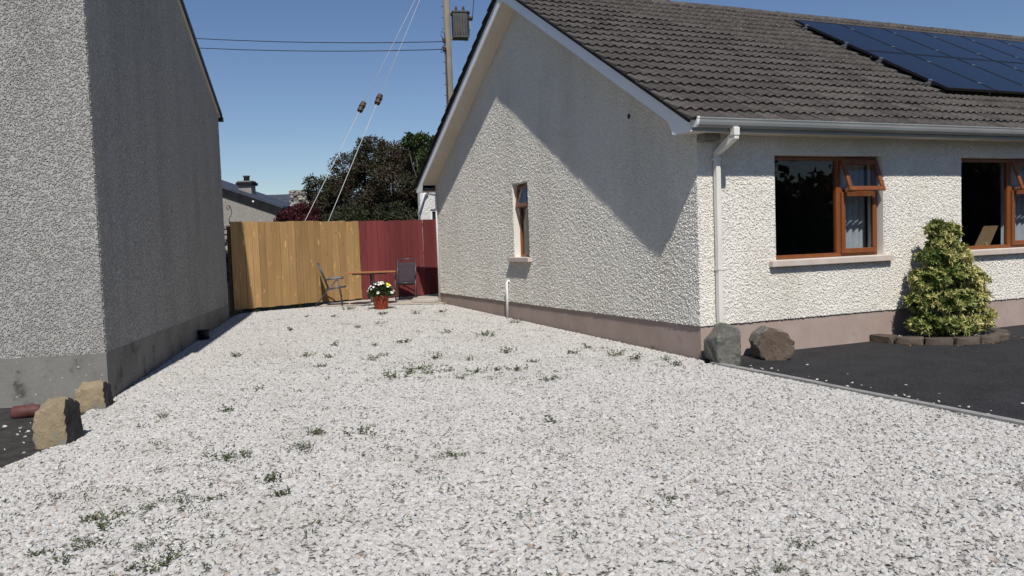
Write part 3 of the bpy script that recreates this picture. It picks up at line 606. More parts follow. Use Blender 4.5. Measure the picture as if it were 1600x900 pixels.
# rear wing behind the fence
wg2 = MB(); grid_wall(wg2, [.80, 1.10, 1.55, 4.2], [0, 2.0, 2.60, 3.3], [(1.10, 1.55, 2.0, 2.60)], 14.0, 14.2, 'X'); o = wg2.build('rear_wing_wall', 'dash_white', H); clean(o)
MB().prism([(.803, 14.2), (1.9, 17), (4.2, 17), (4.2, 14.2)], 3.1, 'XY', 0).build('rear_wing_wall', 'dash_white', H); MB().box(1.0, 4.2, 10.26, 14, 0, 0.1).build('rear_path', 'concrete', H)
w_ = MB(); w_.box(1.103, 1.16, 14.04, 14.1, 2.003, 2.597); w_.box(1.16, 1.547, 14.04, 14.1, 2.54, 2.597); w_ = w_.build('wing_window_frame', 'pvc_white', H); MB().box(1.15, 1.55, 14.07, 14.08, 2.0, 2.55).build('pane', 'blackplastic', w_)
MB().tube([(1.0, 13.9, 3.12), (.90, 13.9, 3.02), (.70, 13.9, 2.46)], .035, 8).build('wing_gutter', 'pvc_white', H)
MB().prism([(.78, 13.95), (1.9, 17.05), (4.2, 17.05), (4.2, 13.95)], .06, 'XY', 3.31).build('wing_roof', 'slate', H)

# ------------------------------------------------------------------ solar panels
Mroof = Matrix.Translation((0, YE, ZE)) @ Matrix.Rotation(SLP, 4, 'X')     # local: X along eaves, Y up the slope, Z off the slope
PH = (PY1-PY0)/math.cos(SLP)/2; SY0 = (PY0-YE)/math.cos(SLP)
fm = MB(); t = .03
for q in ((0, PWID-.02, 0, t, 0, .04), (0, PWID-.02, PH-.02-t, PH-.02, 0, .04), (0, t, t, PH-.02-t, 0, .04), (PWID-.02-t, PWID-.02, t, PH-.02-t, 0, .04)): fm.box(*q)
fm = fm.mesh('panel_frame', MT['blackmetal']); cm = MB().box(t-.003, PWID-.017-t, t-.003, PH-.017-t, .012, .037).mesh('cell_sheet', MT['solar'])
clm = MB().box(-.02, .02, -.03, .03, -.05, .05).box(-.034, .034, -.03, .03, .05, .056).mesh('clamp', MT['alu'])
ordw = ['first', 'second', 'third', 'fourth', 'fifth', 'sixth', 'seventh', 'eighth']
for r in range(2):
    for k in range(NP):
        e = thing('solar_panel', f'black solar panel, {ordw[k]} from the gable end in the {"lower" if r == 0 else "upper"} row', 'solar panel', group='solar panels on the bungalow roof')
        e.matrix_world = Mroof @ Matrix.Translation((PX0+k*PWID, SY0+r*PH, .115))
        inst('panel_frame', fm, e); inst('cell_sheet', cm, e)
        for yy in ((.36, 1.5) if r == 0 else (.42, 1.55)): inst('clamp', clm, e, Matrix.Translation((-.011, yy, -.01)))
for i, yy in enumerate((.36, 1.5, PH+.42, PH+1.55)):
    rl = MB().box(PX0-.09, PX0+NP*PWID+.06, yy+SY0-.02, yy+SY0+.02, .070, .108).build('mounting_rail', 'alu'); rl.matrix_world = Mroof
    tag(rl, f'aluminium mounting rail under the solar panels, {("lowest","second from the eaves","third from the eaves","topmost")[i]} of four', 'rail', 'rails under the solar panels')

# ------------------------------------------------------------------ neighbouring house on the left
B = thing('neighbour_house', 'tall grey pebbledashed house with shaded gable wall on the left', 'house', LBC, -LBA)
GL, EZ, PT = 8.62, 4.46, math.tan(math.radians(20))                # local: X right (outward), Y along the gable
lz = lambda y: EZ+PT*min(y, GL-y)
gpts = [(0, .54), (0, lz(0)), (GL/2, lz(GL/2)), (GL, lz(GL)), (GL, .50)]
MB().prism([(.006, .54), (.006, lz(0)), (GL/2, lz(GL/2)), (GL, lz(GL)), (GL, .47)], -.3, 'YZ', 0).build('gable_wall', 'dash_grey', B)
lf = MB().box(-11, -.3, .006, .3, .54, lz(0)).build('front_wall', 'dash_grey', B)
render_coat('front_render', [[(-1.7, 0, .53), (-.004, 0, .53), (-.004, 0, lz(0)), (-1.7, 0, lz(0))]], 'dash_grey_skin', lf, 6500, .008, .018, 71)
render_coat('gable_render', [[(.004, .0, .53), (.004, GL, .47), (.004, GL, lz(GL)-.06), (.004, GL/2, lz(GL/2)-.06), (.004, 0, lz(0)-.06)]], 'dash_grey_fine', lf, 3600, .008, .018, 81)
MB().box(-11, -1.7, -.006, .005, .535, lz(0)).build('front_render', 'dash_grey', lf)
MB().box(-11, -.3, GL-.3, GL, .0, lz(0)).build('rear_wall', 'dash_grey', B)
MB().add([(.012, -.012, -.2), (-11, -.012, -.2), (-11, .4, -.2), (-.4, .4, -.2), (-.4, GL, -.2), (.012, GL+.01, -.2), (.012, -.012, .545), (-11, -.012, .545), (-11, .4, .545), (-.4, .4, .545), (-.4, GL, .475), (.012, GL+.01, .475)],
    [(0, 1, 7, 6), (5, 0, 6, 11), (4, 5, 11, 10), (3, 4, 10, 9), (6, 7, 8, 9), (6, 9, 10, 11), (2, 3, 9, 8), (1, 2, 8, 7)]).build('plinth', 'plinth_conc', B)
rs_ = [(-.10, lz(0)-.10*PT), (GL/2, lz(GL/2)), (GL+.16, lz(GL)-.16*PT)]
lroof = MB().prism([(y, z+.005) for y, z in rs_]+[(y, z+.075) for y, z in rs_[::-1]], -11.1, 'YZ', .07).build('roof', 'slate', B)
MB().prism([(-.06, lz(0)-.06*PT-.05), (GL/2, lz(GL/2)-.05), (GL+.10, lz(GL)-.10*PT-.05), (GL+.10, lz(GL)-.10*PT+.003), (GL/2, lz(GL/2)+.003), (-.06, lz(0)-.06*PT+.003)], .035, 'YZ', .002).build('verge_board', 'soffit', B)
MB().box(-11, .085, GL+.06, GL+.19, EZ-.14, EZ-.05).build('gutter', 'blackplastic', B)
dg = MB(); dg.lathe([(.0, .0), (.085, .0), (.095, .14), (.10, .20), (.085, .20), (.075, .06), (0, .05)], 16, (.115, 5.1, .085)); dg.build('drain_hopper', 'blackplastic', B)

# ------------------------------------------------------------------ fences
def fence(name, label, A, Bp, n, mat, z0, z1, seed):
    A = Vector(A); Bp = Vector(Bp); d = Bp-A; ln = d.length; ang = math.atan2(d.y, d.x)
    e = thing(name, label, 'fence', (A.x, A.y, gz((A.y+Bp.y)/2)), ang); rr = random.Random(seed)
    ws = [rr.uniform(.85, 1.15) for _ in range(n)]; k = ln/sum(ws); x = 0
    mes = {}
    for i in range(n):
        wd = ws[i]*k; g = (.007 if mat == 'plank' else .0035)+rr.random()*.003
        m = MB().box(g/2, wd-g/2, -.011, .011, 0, 1).mesh('plank', MT[mat]) if i < 6 else None
        me = m or mes[i % 6]
        if m: mes[i] = m; mes_w = wd; m['w'] = wd
        sx = wd/me['w']
        M = Matrix.Translation((x, rr.choice((0, .012)) if mat == 'plank' else rr.uniform(0, .004), z0+rr.uniform(-.008, .012))) @ Matrix.Rotation(rr.gauss(0, .0015), 4, 'Y') @ Matrix.Diagonal((sx, 1, z1-z0+rr.uniform(-.012, .006), 1))
        inst('plank', me, e, M); x += wd
    for z in (.35, 1.1, 1.85): MB().box(.01, ln-.01, .035, .08, z, z+.09).build('rail', 'rail', e)
    xs = [.06, ln/2, ln-.06]
    for xx in xs: MB().box(xx-.05, xx+.05, .085, .185, -.1, z1-.1).build('post', 'rail', e)
    return e
FA, FB, FC = (-4.66, 10.80), (-1.43, 12.20), (.95, 12.36)
fence('board_fence', 'brown treated timber board fence closing the gap beside the grey house', FA, FB, 19, 'plank', .075, 2.05, 4)
fence('red_fence', 'maroon painted board fence between the brown fence and the bungalow', (FB[0]+.03, FB[1]+.01), FC, 15, 'redplank', .05, 2.035, 9)

# rubble wall and odds and ends seen through the gap beside the fence
def rubble(name, label, cat, x0, x1, y0, y1, z0, z1, sz, seed, loc=(0, 0, 0), rz_=0):
    e = thing(name, label, cat, loc, rz_); rr = random.Random(seed)
    MB().box(x0+.03, x1-.03, y0+.03, y1-.03, z0, z1-.02).build('core', 'mortar', e)
    vars_ = []
    for k in range(5):
        bm = bmesh.new(); bmesh.ops.create_cube(bm, size=1)
        bmesh.ops.bevel(bm, geom=bm.edges[:], offset=.16, segments=1, affect='EDGES')
        for v in bm.verts: v.co += Vector((rr.gauss(0, .05), rr.gauss(0, .05), rr.gauss(0, .05)))
        me = bpy.data.meshes.new('stone'); bm.to_mesh(me); bm.free(); me.materials.append(MT['rubble']); vars_.append(me)
    z = z0
    while z < z1-.02:
        h = min(sz*rr.uniform(.6, 1.0), z1-z)
        for (a0, a1, fixed, ax) in ((x0, x1, y0, 0), (y0, y1, x1, 1)):
            u = a0-rr.uniform(0, sz*.5)
            while u < a1-.03:
                wd = sz*rr.uniform(.8, 1.9); uu = max(u, a0); we = min(u+wd, a1)-uu
                if we > .03:
                    c = (uu+we/2, fixed+.06, z+h/2) if ax == 0 else (fixed-.06, uu+we/2, z+h/2); s = (we*.96, .2, h*.94) if ax == 0 else (.2, we*.96, h*.94)
                    inst('stone', rr.choice(vars_), e, Matrix.Translation(Vector(c)+Vector((rr.gauss(0, .02), rr.gauss(0, .03), 0))) @ Matrix.Rotation(rr.gauss(0, .12), 4, 'Z') @ Matrix.Rotation(rr.gauss(0, .1), 4, 'Y') @ Matrix.Diagonal((*s, 1)))
                u += wd
        z += h
    return e
rubble('rubble_wall', 'rough grey stone wall glimpsed in the gap beside the brown fence', 'wall', -6.2, -4.05, 12.3, 12.9, .1, 2.24, .17, 5)
bx = thing('plastic_crate', 'white plastic crate glimpsed in the gap beside the brown fence', 'crate', (-4.62, 11.75, gz(11.75)-.03))
MB().box(-.2, .2, -.15, .15, 0, .05).box(-.2, .2, -.15, -.13, .05, .62).box(-.2, .2, .13, .15, .05, .62).box(-.2, -.18, -.13, .13, .05, .62).box(.18, .2, -.13, .13, .05, .62).build('crate_body', 'pvc_white', bx, .01)
MB().box(-.215, .215, -.165, .165, .62, .66).build('rim', 'pvc_white', bx, .01)
p = Vector((-5.0, 12.2, 2.22)); pts = [p+Vector((.0+.12*math.sin(a)*(1-a/9), 0, .25+.02*a-.13*math.cos(a)*(1-a/9))) for a in np.linspace(0, 7, 40)]
p = at(358, 340, 21.3); pts = [p+Vector((.075*math.sin(a)*(1-a/11), 0, .14-.15*math.cos(a)*(1-a/11)+.022*a)) for a in np.linspace(0, 8, 44)]
tag(MB().tube([p+Vector((.0, 0, -.16))]+pts, .010, 6).build('iron_scroll', 'ironwork'), 'thin curled iron scroll standing up beside the end of the brown fence', 'ironwork')

# ------------------------------------------------------------------ garden furniture
def folding_chair(name, label, loc, rz_):
    """faces +X; tube frame, sling back and seat"""
    e = thing(name, label, 'chair', loc, rz_); wd = .25
    for s in (-1, 1):
        y = s*wd
        MB().tube([(.17, y, .02), (.13, y, .33), (.085, y, .62)], .013, 8).build('leg', 'chairmetal', e)
        MB().tube([(-.46, y*.92, .02), (-.22, y*.92, .30), (.06, y*.92, .62)], .013, 8).build('leg', 'chairmetal', e)
        MB().tube([(-.22, y, .62), (-.05, y, .655), (.16, y, .665), (.22, y, .655)], [.012, .018, .02, .016], 8).build('armrest', 'chairmetal', e)
    bk = MB()
    for s in (-1, 1): bk.tube([(-.14, s*.225, .40), (-.24, s*.225, .72), (-.36, s*.225, 1.03)], .012, 8)
    bk.tube([(-.36, -.225, 1.03), (-.36, .225, 1.03)], .012, 8); bk = bk.build('back_frame', 'chairmetal', e)
    sf = MB()
    for s in (-1, 1): sf.tube([(-.20, s*.225, .395), (.28, s*.225, .455)], .012, 8)
    sf.tube([(.28, -.225, .455), (.28, .225, .455)], .012, 8); sf.tube([(-.2, -.225, .395), (-.2, .225, .395)], .012, 8); sf = sf.build('seat_frame', 'chairmetal', e)
    n = 8; vs = []; 
    for k in range(n+1):
        u = k/n; c = Vector((-.15, 0, .43)).lerp(Vector((-.335, 0, .95)), u)
        for q in range(7): vs.append((c.x-.03*math.sin(math.pi*q/6)*.7, -.222+.444*q/6, c.z))
    m = MB().add(vs, [(k*7+q, k*7+q+1, k*7+7+q+1, k*7+7+q) for k in range(n) for q in range(6)], True).build('sling_back', 'mesh', e); md = m.modifiers.new('thick', 'SOLIDIFY'); md.thickness = .006
    vs = []
    for k in range(n+1):
        u = k/n; c = Vector((-.19, 0, .40)).lerp(Vector((.275, 0, .458)), u)
        for q in range(7): vs.append((c.x, -.222+.444*q/6, c.z-.02*math.sin(math.pi*q/6)))
    m = MB().add(vs, [(k*7+q, k*7+q+1, k*7+7+q+1, k*7+7+q) for k in range(n) for q in range(6)], True).build('sling_seat', 'mesh', e); md = m.modifiers.new('thick', 'SOLIDIFY'); md.thickness = .006
    MB().tube([(-.46, -.23, .02), (-.46, .23, .02)], .011, 8).build('foot_bar', 'chairmetal', e); MB().tube([(.17, -.25, .03), (.17, .25, .03)], .011, 8).build('foot_bar', 'chairmetal', e)
    return e
folding_chair('folding_chair', 'dark folding garden chair standing side-on before the brown fence', (-2.33, 11.15, gz(11.15)+.012), math.radians(-13))
folding_chair('folding_chair', 'dark folding garden chair facing forward before the maroon fence', (-.50, 11.35, gz(11.35)+.012), math.radians(-113))
TB = thing('garden_table', 'wooden topped garden table on a grey pedestal beside the flower pot', 'table', (-1.56, 10.62, gz(10.62)+.02), math.radians(-22))
for k in range(7):
    y = -.36+k*.105; hw = .585*math.sqrt(max(.3, 1-(abs(y+.045)/.50)**2.2))
    MB().box(-hw, hw, y, y+.095, .765, .790).build('top_slat', 'tablewood', TB, .004)
MB().box(-.40, .40, -.30, -.25, .735, .764).box(-.40, .40, .25, .30, .735, .764).box(-.2, -.12, -.25, .25, .735, .764).box(.12, .2, -.25, .25, .735, .764).build('under_frame', 'chairmetal', TB)
MB().tube([(0, 0, .04), (0, 0, .75)], .036, 14).build('pedestal', 'greymetal', TB); MB().tube([(.075, .0, .06), (.06, 0, .75)], .012, 8).build('brace', 'greymetal', TB)
MB().lathe([(0, .06), (.06, .06), (.075, .035), (.085, 0), (0, 0)], 16).build('foot', 'greymetal', TB)
for a in range(4): MB().tube([(.05*math.cos(a*1.571+.6), .05*math.sin(a*1.571+.6), .03), (.30*math.cos(a*1.571+.6), .30*math.sin(a*1.571+.6), .014)], .014, 8).build('foot', 'greymetal', TB)
# flower pot
PT_ = thing('flower_pot', 'terracotta coloured pot of white and yellow bedding flowers', 'flower pot', (-1.63, 9.55, gz(9.55)+.012))
MB().lathe([(0, 0), (.135, 0), (.14, .01), (.172, .245), (.185, .25), (.19, .315), (.178, .315), (.17, .27), (0, .26)], 28).build('pot', 'terracotta', PT_)
rb = MB()
for k in range(14):
    a = k*2*math.pi/14; c, s = math.cos(a), math.sin(a); rb.tube([(.141*c, .141*s, .02), (.171*c, .171*s, .235)], .008, 5)
rb.build('ribs', 'terracotta', PT_)
n = 900; q = unit(RNG.normal(size=(n, 3))); q[:, 2] = np.abs(q[:, 2]); P = q*RNG.uniform(.55, 1, (n, 1))*np.array([.29, .27, .30])+np.array([0, 0, .29])
leaves('foliage', P, q+RNG.normal(size=(n, 3))*.6, RNG.uniform(.05, .09, n), .03, 'potleaf', RNG.random(n), PT_)
def blossom(r):
    mb = MB()
    for k in range(5):
        a = k*2*math.pi/5; c, s = math.cos(a), math.sin(a); c2, s2 = -s, c
        mb.add([(0, 0, 0), (r*.7*c+r*.38*c2, r*.7*s+r*.38*s2, r*.18), (r*c, r*s, r*.1), (r*.7*c-r*.38*c2, r*.7*s-r*.38*s2, r*.18)], [(0, 1, 2, 3)])
    return mb
fme = {c: blossom(.027).mesh('blossom', MT[c]) for c in ('petalwhite', 'petalyellow')}
rr = random.Random(3)
for k in range(46):
    yel = k < 10
    th = rr.uniform(0, 2*math.pi); ph = rr.uniform(.15, 1.35)
    if yel: th = rr.uniform(-1.6, .1); ph = rr.uniform(.35, .95)
    d = Vector((math.sin(ph)*math.cos(th), math.sin(ph)*math.sin(th), math.cos(ph)))
    pz = Vector((d.x*.31, d.y*.29, d.z*.32+.29)); 
    fl = inst('blossom', fme['petalyellow' if yel else 'petalwhite'], PT_, Matrix.Translation(pz) @ d.lerp(Vector((-.3, -1, .5)), .55).to_track_quat('Z', 'Y').to_matrix().to_4x4() @ Matrix.Scale(rr.uniform(.8, 1.3), 4))
# pale slab by the rear corner
sb = MB().prism([(-.62, 10.55), (-.20, 10.12), (.25, 10.30), (.30, 11.1), (-.30, 11.35)], .075, 'XY', gz(10.7)+.018).build('stone_slab', 'concrete', None, .012)
tag(sb, 'low pale concrete slab lying at the rear corner of the bungalow', 'slab')

# ------------------------------------------------------------------ boulders
def boulder(name, label, loc, size, seed, mat, rz_=0, cuts=16, chip=None, mat2=None, dirs=None, rough=.012):
    rr = random.Random(seed); bm = bmesh.new(); bmesh.ops.create_icosphere(bm, subdivisions=4, radius=1)
    planes = dirs or [(Vector((rr.gauss(0, 1), rr.gauss(0, 1), rr.gauss(0, 1))).normalized(), rr.uniform(.62, .86)) for _ in range(cuts)]
    planes = [(Vector(nv).normalized(), d) for nv, d in planes]; sec = set()
    for v in bm.verts:
        p = v.co.normalized(); best = 1.22; bi = -1
        for i, (nv, d) in enumerate(planes):
            k = p.dot(nv)
            if k > 1e-3 and d/k < best: best = d/k; bi = i
        v.co = p*best; v.index
        if bi == 0 and mat2: sec.add(v)
    from mathutils import noise as mn
    for v in bm.verts: v.co += v.co.normalized()*(mn.fractal(v.co*2.6+Vector((seed, 0, 0)), 1., 2., 4)*.035+mn.noise(v.co*9+Vector((0, seed, 0)))*rough)
    bm.normal_update()
    for f in bm.faces:
        f.smooth = False
        if mat2 and f.normal.dot(planes[0][0]) > .80: f.material_index = 1
    for v in bm.verts: v.co = Vector((v.co.x*size[0], v.co.y*size[1], v.co.z*size[2]))
    zmin = min(v.co.z for v in bm.verts)
    for v in bm.verts: v.co.z -= zmin
    me = bpy.data.meshes.new(name); bm.to_mesh(me); bm.free(); me.materials.append(MT[mat])
    if mat2: me.materials.append(MT[mat2])
    o = bpy.data.objects.new(name, me); COL.objects.link(o); o.location = loc; o.rotation_euler = (0, 0, rz_)
    return tag(o, label, 'boulder')
blk = [((1, -.10, .08), .60), ((-1, .05, .05), .62), ((.05, -1, .10), .62), ((0, 1, .1), .62), ((-.22, -.20, 1), .58), ((.12, .3, 1), .64), ((0, 0, -1), .62), ((-.8, -.6, .6), .84), ((.7, -.7, .5), .86), ((-1, 0, -.6), .80), ((.3, -.8, .8), .80)]
blk_old = [((1, -.12, .1), .66), ((-1, .05, .08), .72), ((0, -1, .12), .70), ((0, 1, .1), .72), ((-.35, -.25, 1), .70), ((.5, .4, 1), .80), ((0, 0, -1), .72), ((-.8, -.6, .5), .90), ((.7, -.7, .3), .86)]
boulder('boulder', 'large squarish yellow-brown stone with a dark broken side, edge of the gravel', (-7.185, -.56, -.055), (.215, .27, .345), 3, 'sandstone', math.radians(-14), dirs=blk, mat2='darkstone')
boulder('boulder', 'smaller squarish tan stone at the foot of the grey house corner', (-6.985, .95, -.05), (.235, .21, .27), 8, 'sandstone', math.radians(-10), dirs=blk, mat2='darkstone')
oct_ = [((math.cos(a), math.sin(a)*.25, 0), 2) for a in ()]
b3 = [((-.12, -1, .05), .62), ((1, -.3, .0), .60), ((.95, .2, .45), .66), ((-1, -.2, 0), .68), ((-.75, 0, .75), .72), ((.2, 0, 1), .84), ((.65, 0, .8), .80), ((0, 1, 0), .8), ((0, 0, -1), .80), ((-.6, 0, -.8), .84), ((.6, 0, -.8), .84)]
boulder('boulder', 'tall grey weathered boulder at the bungalow corner under the downpipe', (.09, -.40, -.045), (.28, .28, .32), 12, 'basalt', math.radians(-22), dirs=b3)
b4 = [((-.3, -1, .12), .50), ((-1, -.2, .35), .70), ((-.55, 0, .95), .74), ((.25, 0, 1), .72), ((.8, .2, .62), .66), ((1, .1, -.1), .84), ((-1, 0, -.35), .74), ((0, 0, -1), .76), ((.6, 0, -.7), .80), ((-.6, 0, -.8), .80), ((0, 1, 0), .75)]
boulder('boulder', 'rounded brown-faced boulder on the tarmac, right of the downpipe', (.76, -.42, -.035), (.255, .28, .285), 21, 'basalt', math.radians(-20), dirs=b4, mat2='brownstone')
cl = MB(); prof = [(0, .0), (.055, .0), (.07, .02), (.072, .09), (.066, .2), (.055, .26), (.03, .285), (0, .29)]
cl.lathe(prof, 18); co = cl.build('clay_pipe_piece', 'clay'); co.rotation_euler = (math.radians(2), math.radians(86), math.radians(-12)); co.location = (-7.72, .90, .055)
tag(co, 'short rounded dark red clay piece lying against the grey plinth', 'clay pipe')

# ------------------------------------------------------------------ shrub bed
bed = thing('shrub_bed', 'curved planting bed edged with brown stone setts under the windows', 'planting bed', (3.98, 0, 0))
def bedpt(a, k=1.): return (-.98*k*math.cos(a), -1.02*k*math.sin(a)+.02)
n = 22; poly = [bedpt(math.pi*i/n, .93) for i in range(n+1)]
MB().prism([(x, min(y, .012)) for x, y in poly], .06, 'XY', .0).build('bed_soil', 'soil', bed)
for k in range(9):
    a = math.pi*(k+.5)/9; x, y = bedpt(a, 1.); da = math.pi/9
    x1, y1 = bedpt(a-da/2, 1.); x2, y2 = bedpt(a+da/2, 1.); ln = math.hypot(x2-x1, y2-y1)*.965
    bm = bmesh.new(); bmesh.ops.create_cube(bm, size=1); bmesh.ops.bevel(bm, geom=bm.edges[:], offset=.09, segments=1, affect='EDGES')
    for v in bm.verts: v.co = Vector((v.co.x*ln, v.co.y*.17, v.co.z*.11))+Vector((random.gauss(0, .006), random.gauss(0, .006), random.gauss(0, .005)))
    me = bpy.data.meshes.new('stone_sett'); bm.to_mesh(me); bm.free(); me.materials.append(MT['sett'])
    inst('stone_sett', me, bed, Matrix.Translation((x, min(y, -.06), .042+random.gauss(0, .006))) @ Matrix.Rotation(math.atan2(y2-y1, x2-x1)+random.gauss(0, .03), 4, 'Z'))
gravel('bed_chippings', [(3.98+x*.9, min(y*.9, -.03)) for x, y in poly], 420, .012, .028, 5, 'grey chippings mulching the shrub bed', .062)
n = 160; P = np.stack([3.98+RNG.uniform(-1.25, 1.3, n), RNG.uniform(-1.2, -.05, n), np.full(n, .012)], 1); rad = np.hypot((P[:, 0]-3.98)/.98, P[:, 1]/1.02); P = P[(rad > 1.06) & (rad < 1.3)]; P[:, 2] += RNG.uniform(0, .01, len(P))
o = leaves('leaf_litter', P, np.concatenate([RNG.normal(size=(len(P), 2)), np.full((len(P), 1), .1)], 1), .045, .025, 'deadleaf', RNG.random(len(P))); tag(o, 'dry brown leaf litter along the shrub bed edge', 'leaf litter', kind='stuff')
def rosettes(name, lobes, n, mat, parent, ll, k=9, tone_fn=None):
    """whorls of narrow leaves over a set of lobes"""
    Ps, Ds, Ls, Ts = [], [], [], []
    ws = np.array([r[0]*r[2] for _, r in lobes]); ws = ws/ws.sum()
    for (c, r), wgt in zip(lobes, ws):
        m = int(n*wgt); q = unit(RNG.normal(size=(m, 3))); rad = RNG.uniform(.72, 1.06, (m, 1)); q0 = q
        ctr = np.array(c)+q*rad*np.array(r)
        axis = unit(q+np.array([0, -.1, .55])+RNG.normal(size=(m, 3))*.25)
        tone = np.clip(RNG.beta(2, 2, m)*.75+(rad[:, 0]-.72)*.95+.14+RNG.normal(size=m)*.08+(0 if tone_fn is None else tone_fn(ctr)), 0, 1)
        for j in range(k):
            a = 2*math.pi*j/k+RNG.uniform(0, .5, m); e1 = unit(np.cross(axis, RNG.normal(size=(m, 3))+.01)); e2 = np.cross(axis, e1)
            if j == 0: E1, E2 = e1, e2
            d = E1*np.cos(a)[:, None]+E2*np.sin(a)[:, None]+axis*RNG.uniform(.15, .8, (m, 1))
            Ps.append(ctr); Ds.append(d); Ls.append(RNG.uniform(.75, 1.2, m)*ll); Ts.append(np.clip(tone+RNG.normal(size=m)*.12, 0, 1))
    P, D, Ln, T = np.concatenate(Ps), np.concatenate(Ds), np.concatenate(Ls), np.concatenate(Ts)
    return leaves(name, P, D, Ln, Ln*.30, mat, T, parent, bend=.3)
S = thing('variegated_shrub', 'conical yellow-green leafy shrub growing in the bed between the windows', 'shrub', (3.86, -.47, .07))
lob = [((-.36, .02, .20), (.22, .24, .15)), ((-.05, -.26, .17), (.34, .22, .13)), ((.44, -.05, .22), (.32, .30, .20)), ((-.36, .08, .50), (.22, .24, .15)), ((.0, -.16, .50), (.34, .28, .15)), ((.46, .0, .50), (.30, .26, .17)), ((.40, -.03, .74), (.32, .26, .13)),
       ((-.26, .05, .80), (.28, .26, .16)), ((.10, -.08, .86), (.36, .28, .14)), ((-.12, .03, 1.10), (.28, .24, .13)), ((.16, -.02, 1.08), (.24, .22, .12)), ((.0, .05, 1.30), (.22, .2, .12)), ((.16, .06, 1.44), (.15, .15, .12)), ((-.08, .08, 1.50), (.13, .13, .10)), ((.30, .05, 1.20), (.12, .12, .09))]
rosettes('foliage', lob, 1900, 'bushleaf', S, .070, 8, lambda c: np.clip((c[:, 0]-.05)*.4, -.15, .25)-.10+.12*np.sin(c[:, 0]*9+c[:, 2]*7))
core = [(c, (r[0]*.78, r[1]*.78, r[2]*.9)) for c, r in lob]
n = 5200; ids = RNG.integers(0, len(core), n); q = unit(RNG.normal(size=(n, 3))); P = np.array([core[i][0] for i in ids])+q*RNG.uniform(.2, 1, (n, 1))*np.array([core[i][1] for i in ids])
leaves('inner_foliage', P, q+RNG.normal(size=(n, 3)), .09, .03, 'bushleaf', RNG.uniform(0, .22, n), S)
st = MB()
for k in range(9):
    c = lob[k][0]; st.tube([(random.gauss(0, .04), random.gauss(0, .04), 0), (c[0]*.5, c[1]*.5, c[2]*.55), (c[0], c[1], c[2])], [.022, .014, .006], 6)
st.build('stems', 'bark', S)

# ------------------------------------------------------------------ weeds in the gravel
def weed_mesh(seed, h, spread, n):
    g = np.random.default_rng(seed); P = []; D = []
    for s in range(n):
        a = g.uniform(0, 2*math.pi); r = spread*g.uniform(0, 1)**.7; b = np.array([r*math.cos(a)*.6, r*math.sin(a)*.6, 0]); tip = np.array([r*math.cos(a)*1.2, r*math.sin(a)*1.2, h*g.uniform(.3, 1)])
        for q in np.linspace(.1, 1, 7): P.append(b+(tip-b)*q); D.append(np.array([g.normal(), g.normal(), .45+g.normal()*.3])+(tip-b)*2)
    P = np.array(P); D = np.array(D); m = len(P); D = unit(D); Sd = unit(np.cross(D, g.normal(size=(m, 3)))); ln = g.uniform(.016, .042, m)[:, None]; wd = ln*.2
    V = np.stack([P, P+D*ln*.45+Sd*wd, P+D*ln, P+D*ln*.45-Sd*wd], 1).reshape(-1, 3)
    return np_mesh('weed', V, np.arange(4*m).reshape(m, 4), 'weedleaf', g.random(m))
wm = [weed_mesh(40+k, .05+.02*(k % 3), .07+.03*(k % 4), 7+3*(k % 4)) for k in range(8)]; wbig = [weed_mesh(80+k, .11, .15, 22) for k in range(3)]
big = [((965, 556), 1.15, 'bushy green weed clump by the bungalow plinth, largest in the gravel'), ((474, 697), .95, 'leafy weed clump in the gravel, left of centre foreground'), ((384, 712), .9, 'low dark weed clump in the gravel opposite the yellow-brown boulder'),
       ((222, 852), .8, 'dark spindly weed clump at the bottom left of the gravel'), ((1220, 886), .75, 'small bright green weed at the bottom right edge of the gravel'), ((577, 566), .9, 'tallest green weed in the middle of the gravel strip'),
       ((258, 649), .7, 'flat green weed in the gravel right of the grey house corner'), ((232, 790), .75, 'sprawling weed patch in the left foreground gravel'), ((292, 779), .75, 'yellowish weed tuft in the left foreground gravel'), ((1250, 850), .8, 'dark weed in the right foreground gravel'), ((388, 494), .8, 'dry brownish weed clump at the left foot of the brown fence'), ((1040, 561), .7, 'low weed beside the bungalow plinth near its front corner')]
for i, ((px, py), s, lab) in enumerate(big):
    p = on_z(px, py, .03); p.z = gz(p.y)+.012
    o = inst('weed', wbig[i % 3]); o.location = p; o.rotation_euler = (0, 0, i*1.3); s *= min(1, .55+.05*(p.y+6)); o.scale = (s, s, s*.8); tag(o, lab, 'weed', 'weeds growing through the gravel')
small = [(640, 583), (668, 584), (700, 580), (745, 581), (775, 578), (790, 554), (830, 566), (858, 592), (893, 553), (735, 564), (685, 562), (655, 578), (520, 546), (515, 563), (500, 576), (480, 561), (437, 770), (190, 800), (168, 818), (255, 878), (200, 886), (372, 563), (600, 501), (545, 495), (480, 506), (700, 526), (805, 511), (880, 506), (1020, 546), (1060, 569), (500, 674), (560, 676), (356, 640), (405, 608), (1045, 776), (706, 709), (865, 657), (425, 746), (150, 806), (130, 846), (60, 861), (95, 872), (347, 716), (330, 776), (920, 545), (990, 560), (630, 540), (760, 530), (560, 520), (590, 515), (650, 500), (690, 497), (455, 525), (400, 500), (520, 505), (620, 590), (585, 545), (600, 560), (720, 590), (808, 577)]
for i, (px, py) in enumerate(small):
    p = on_z(px, py, .03); p.z = gz(p.y)+.010; s = random.uniform(.75, 1.25)*min(1, .5+.06*(p.y+6))
    o = inst('weed', wm[i % 8]); o.location = p; o.rotation_euler = (0, 0, i*.9); o.scale = (s*1.15, s*1.15, s); tag(o, 'small green weed sprig growing up through the white gravel', 'weed', 'weeds growing through the gravel')
Ps = []
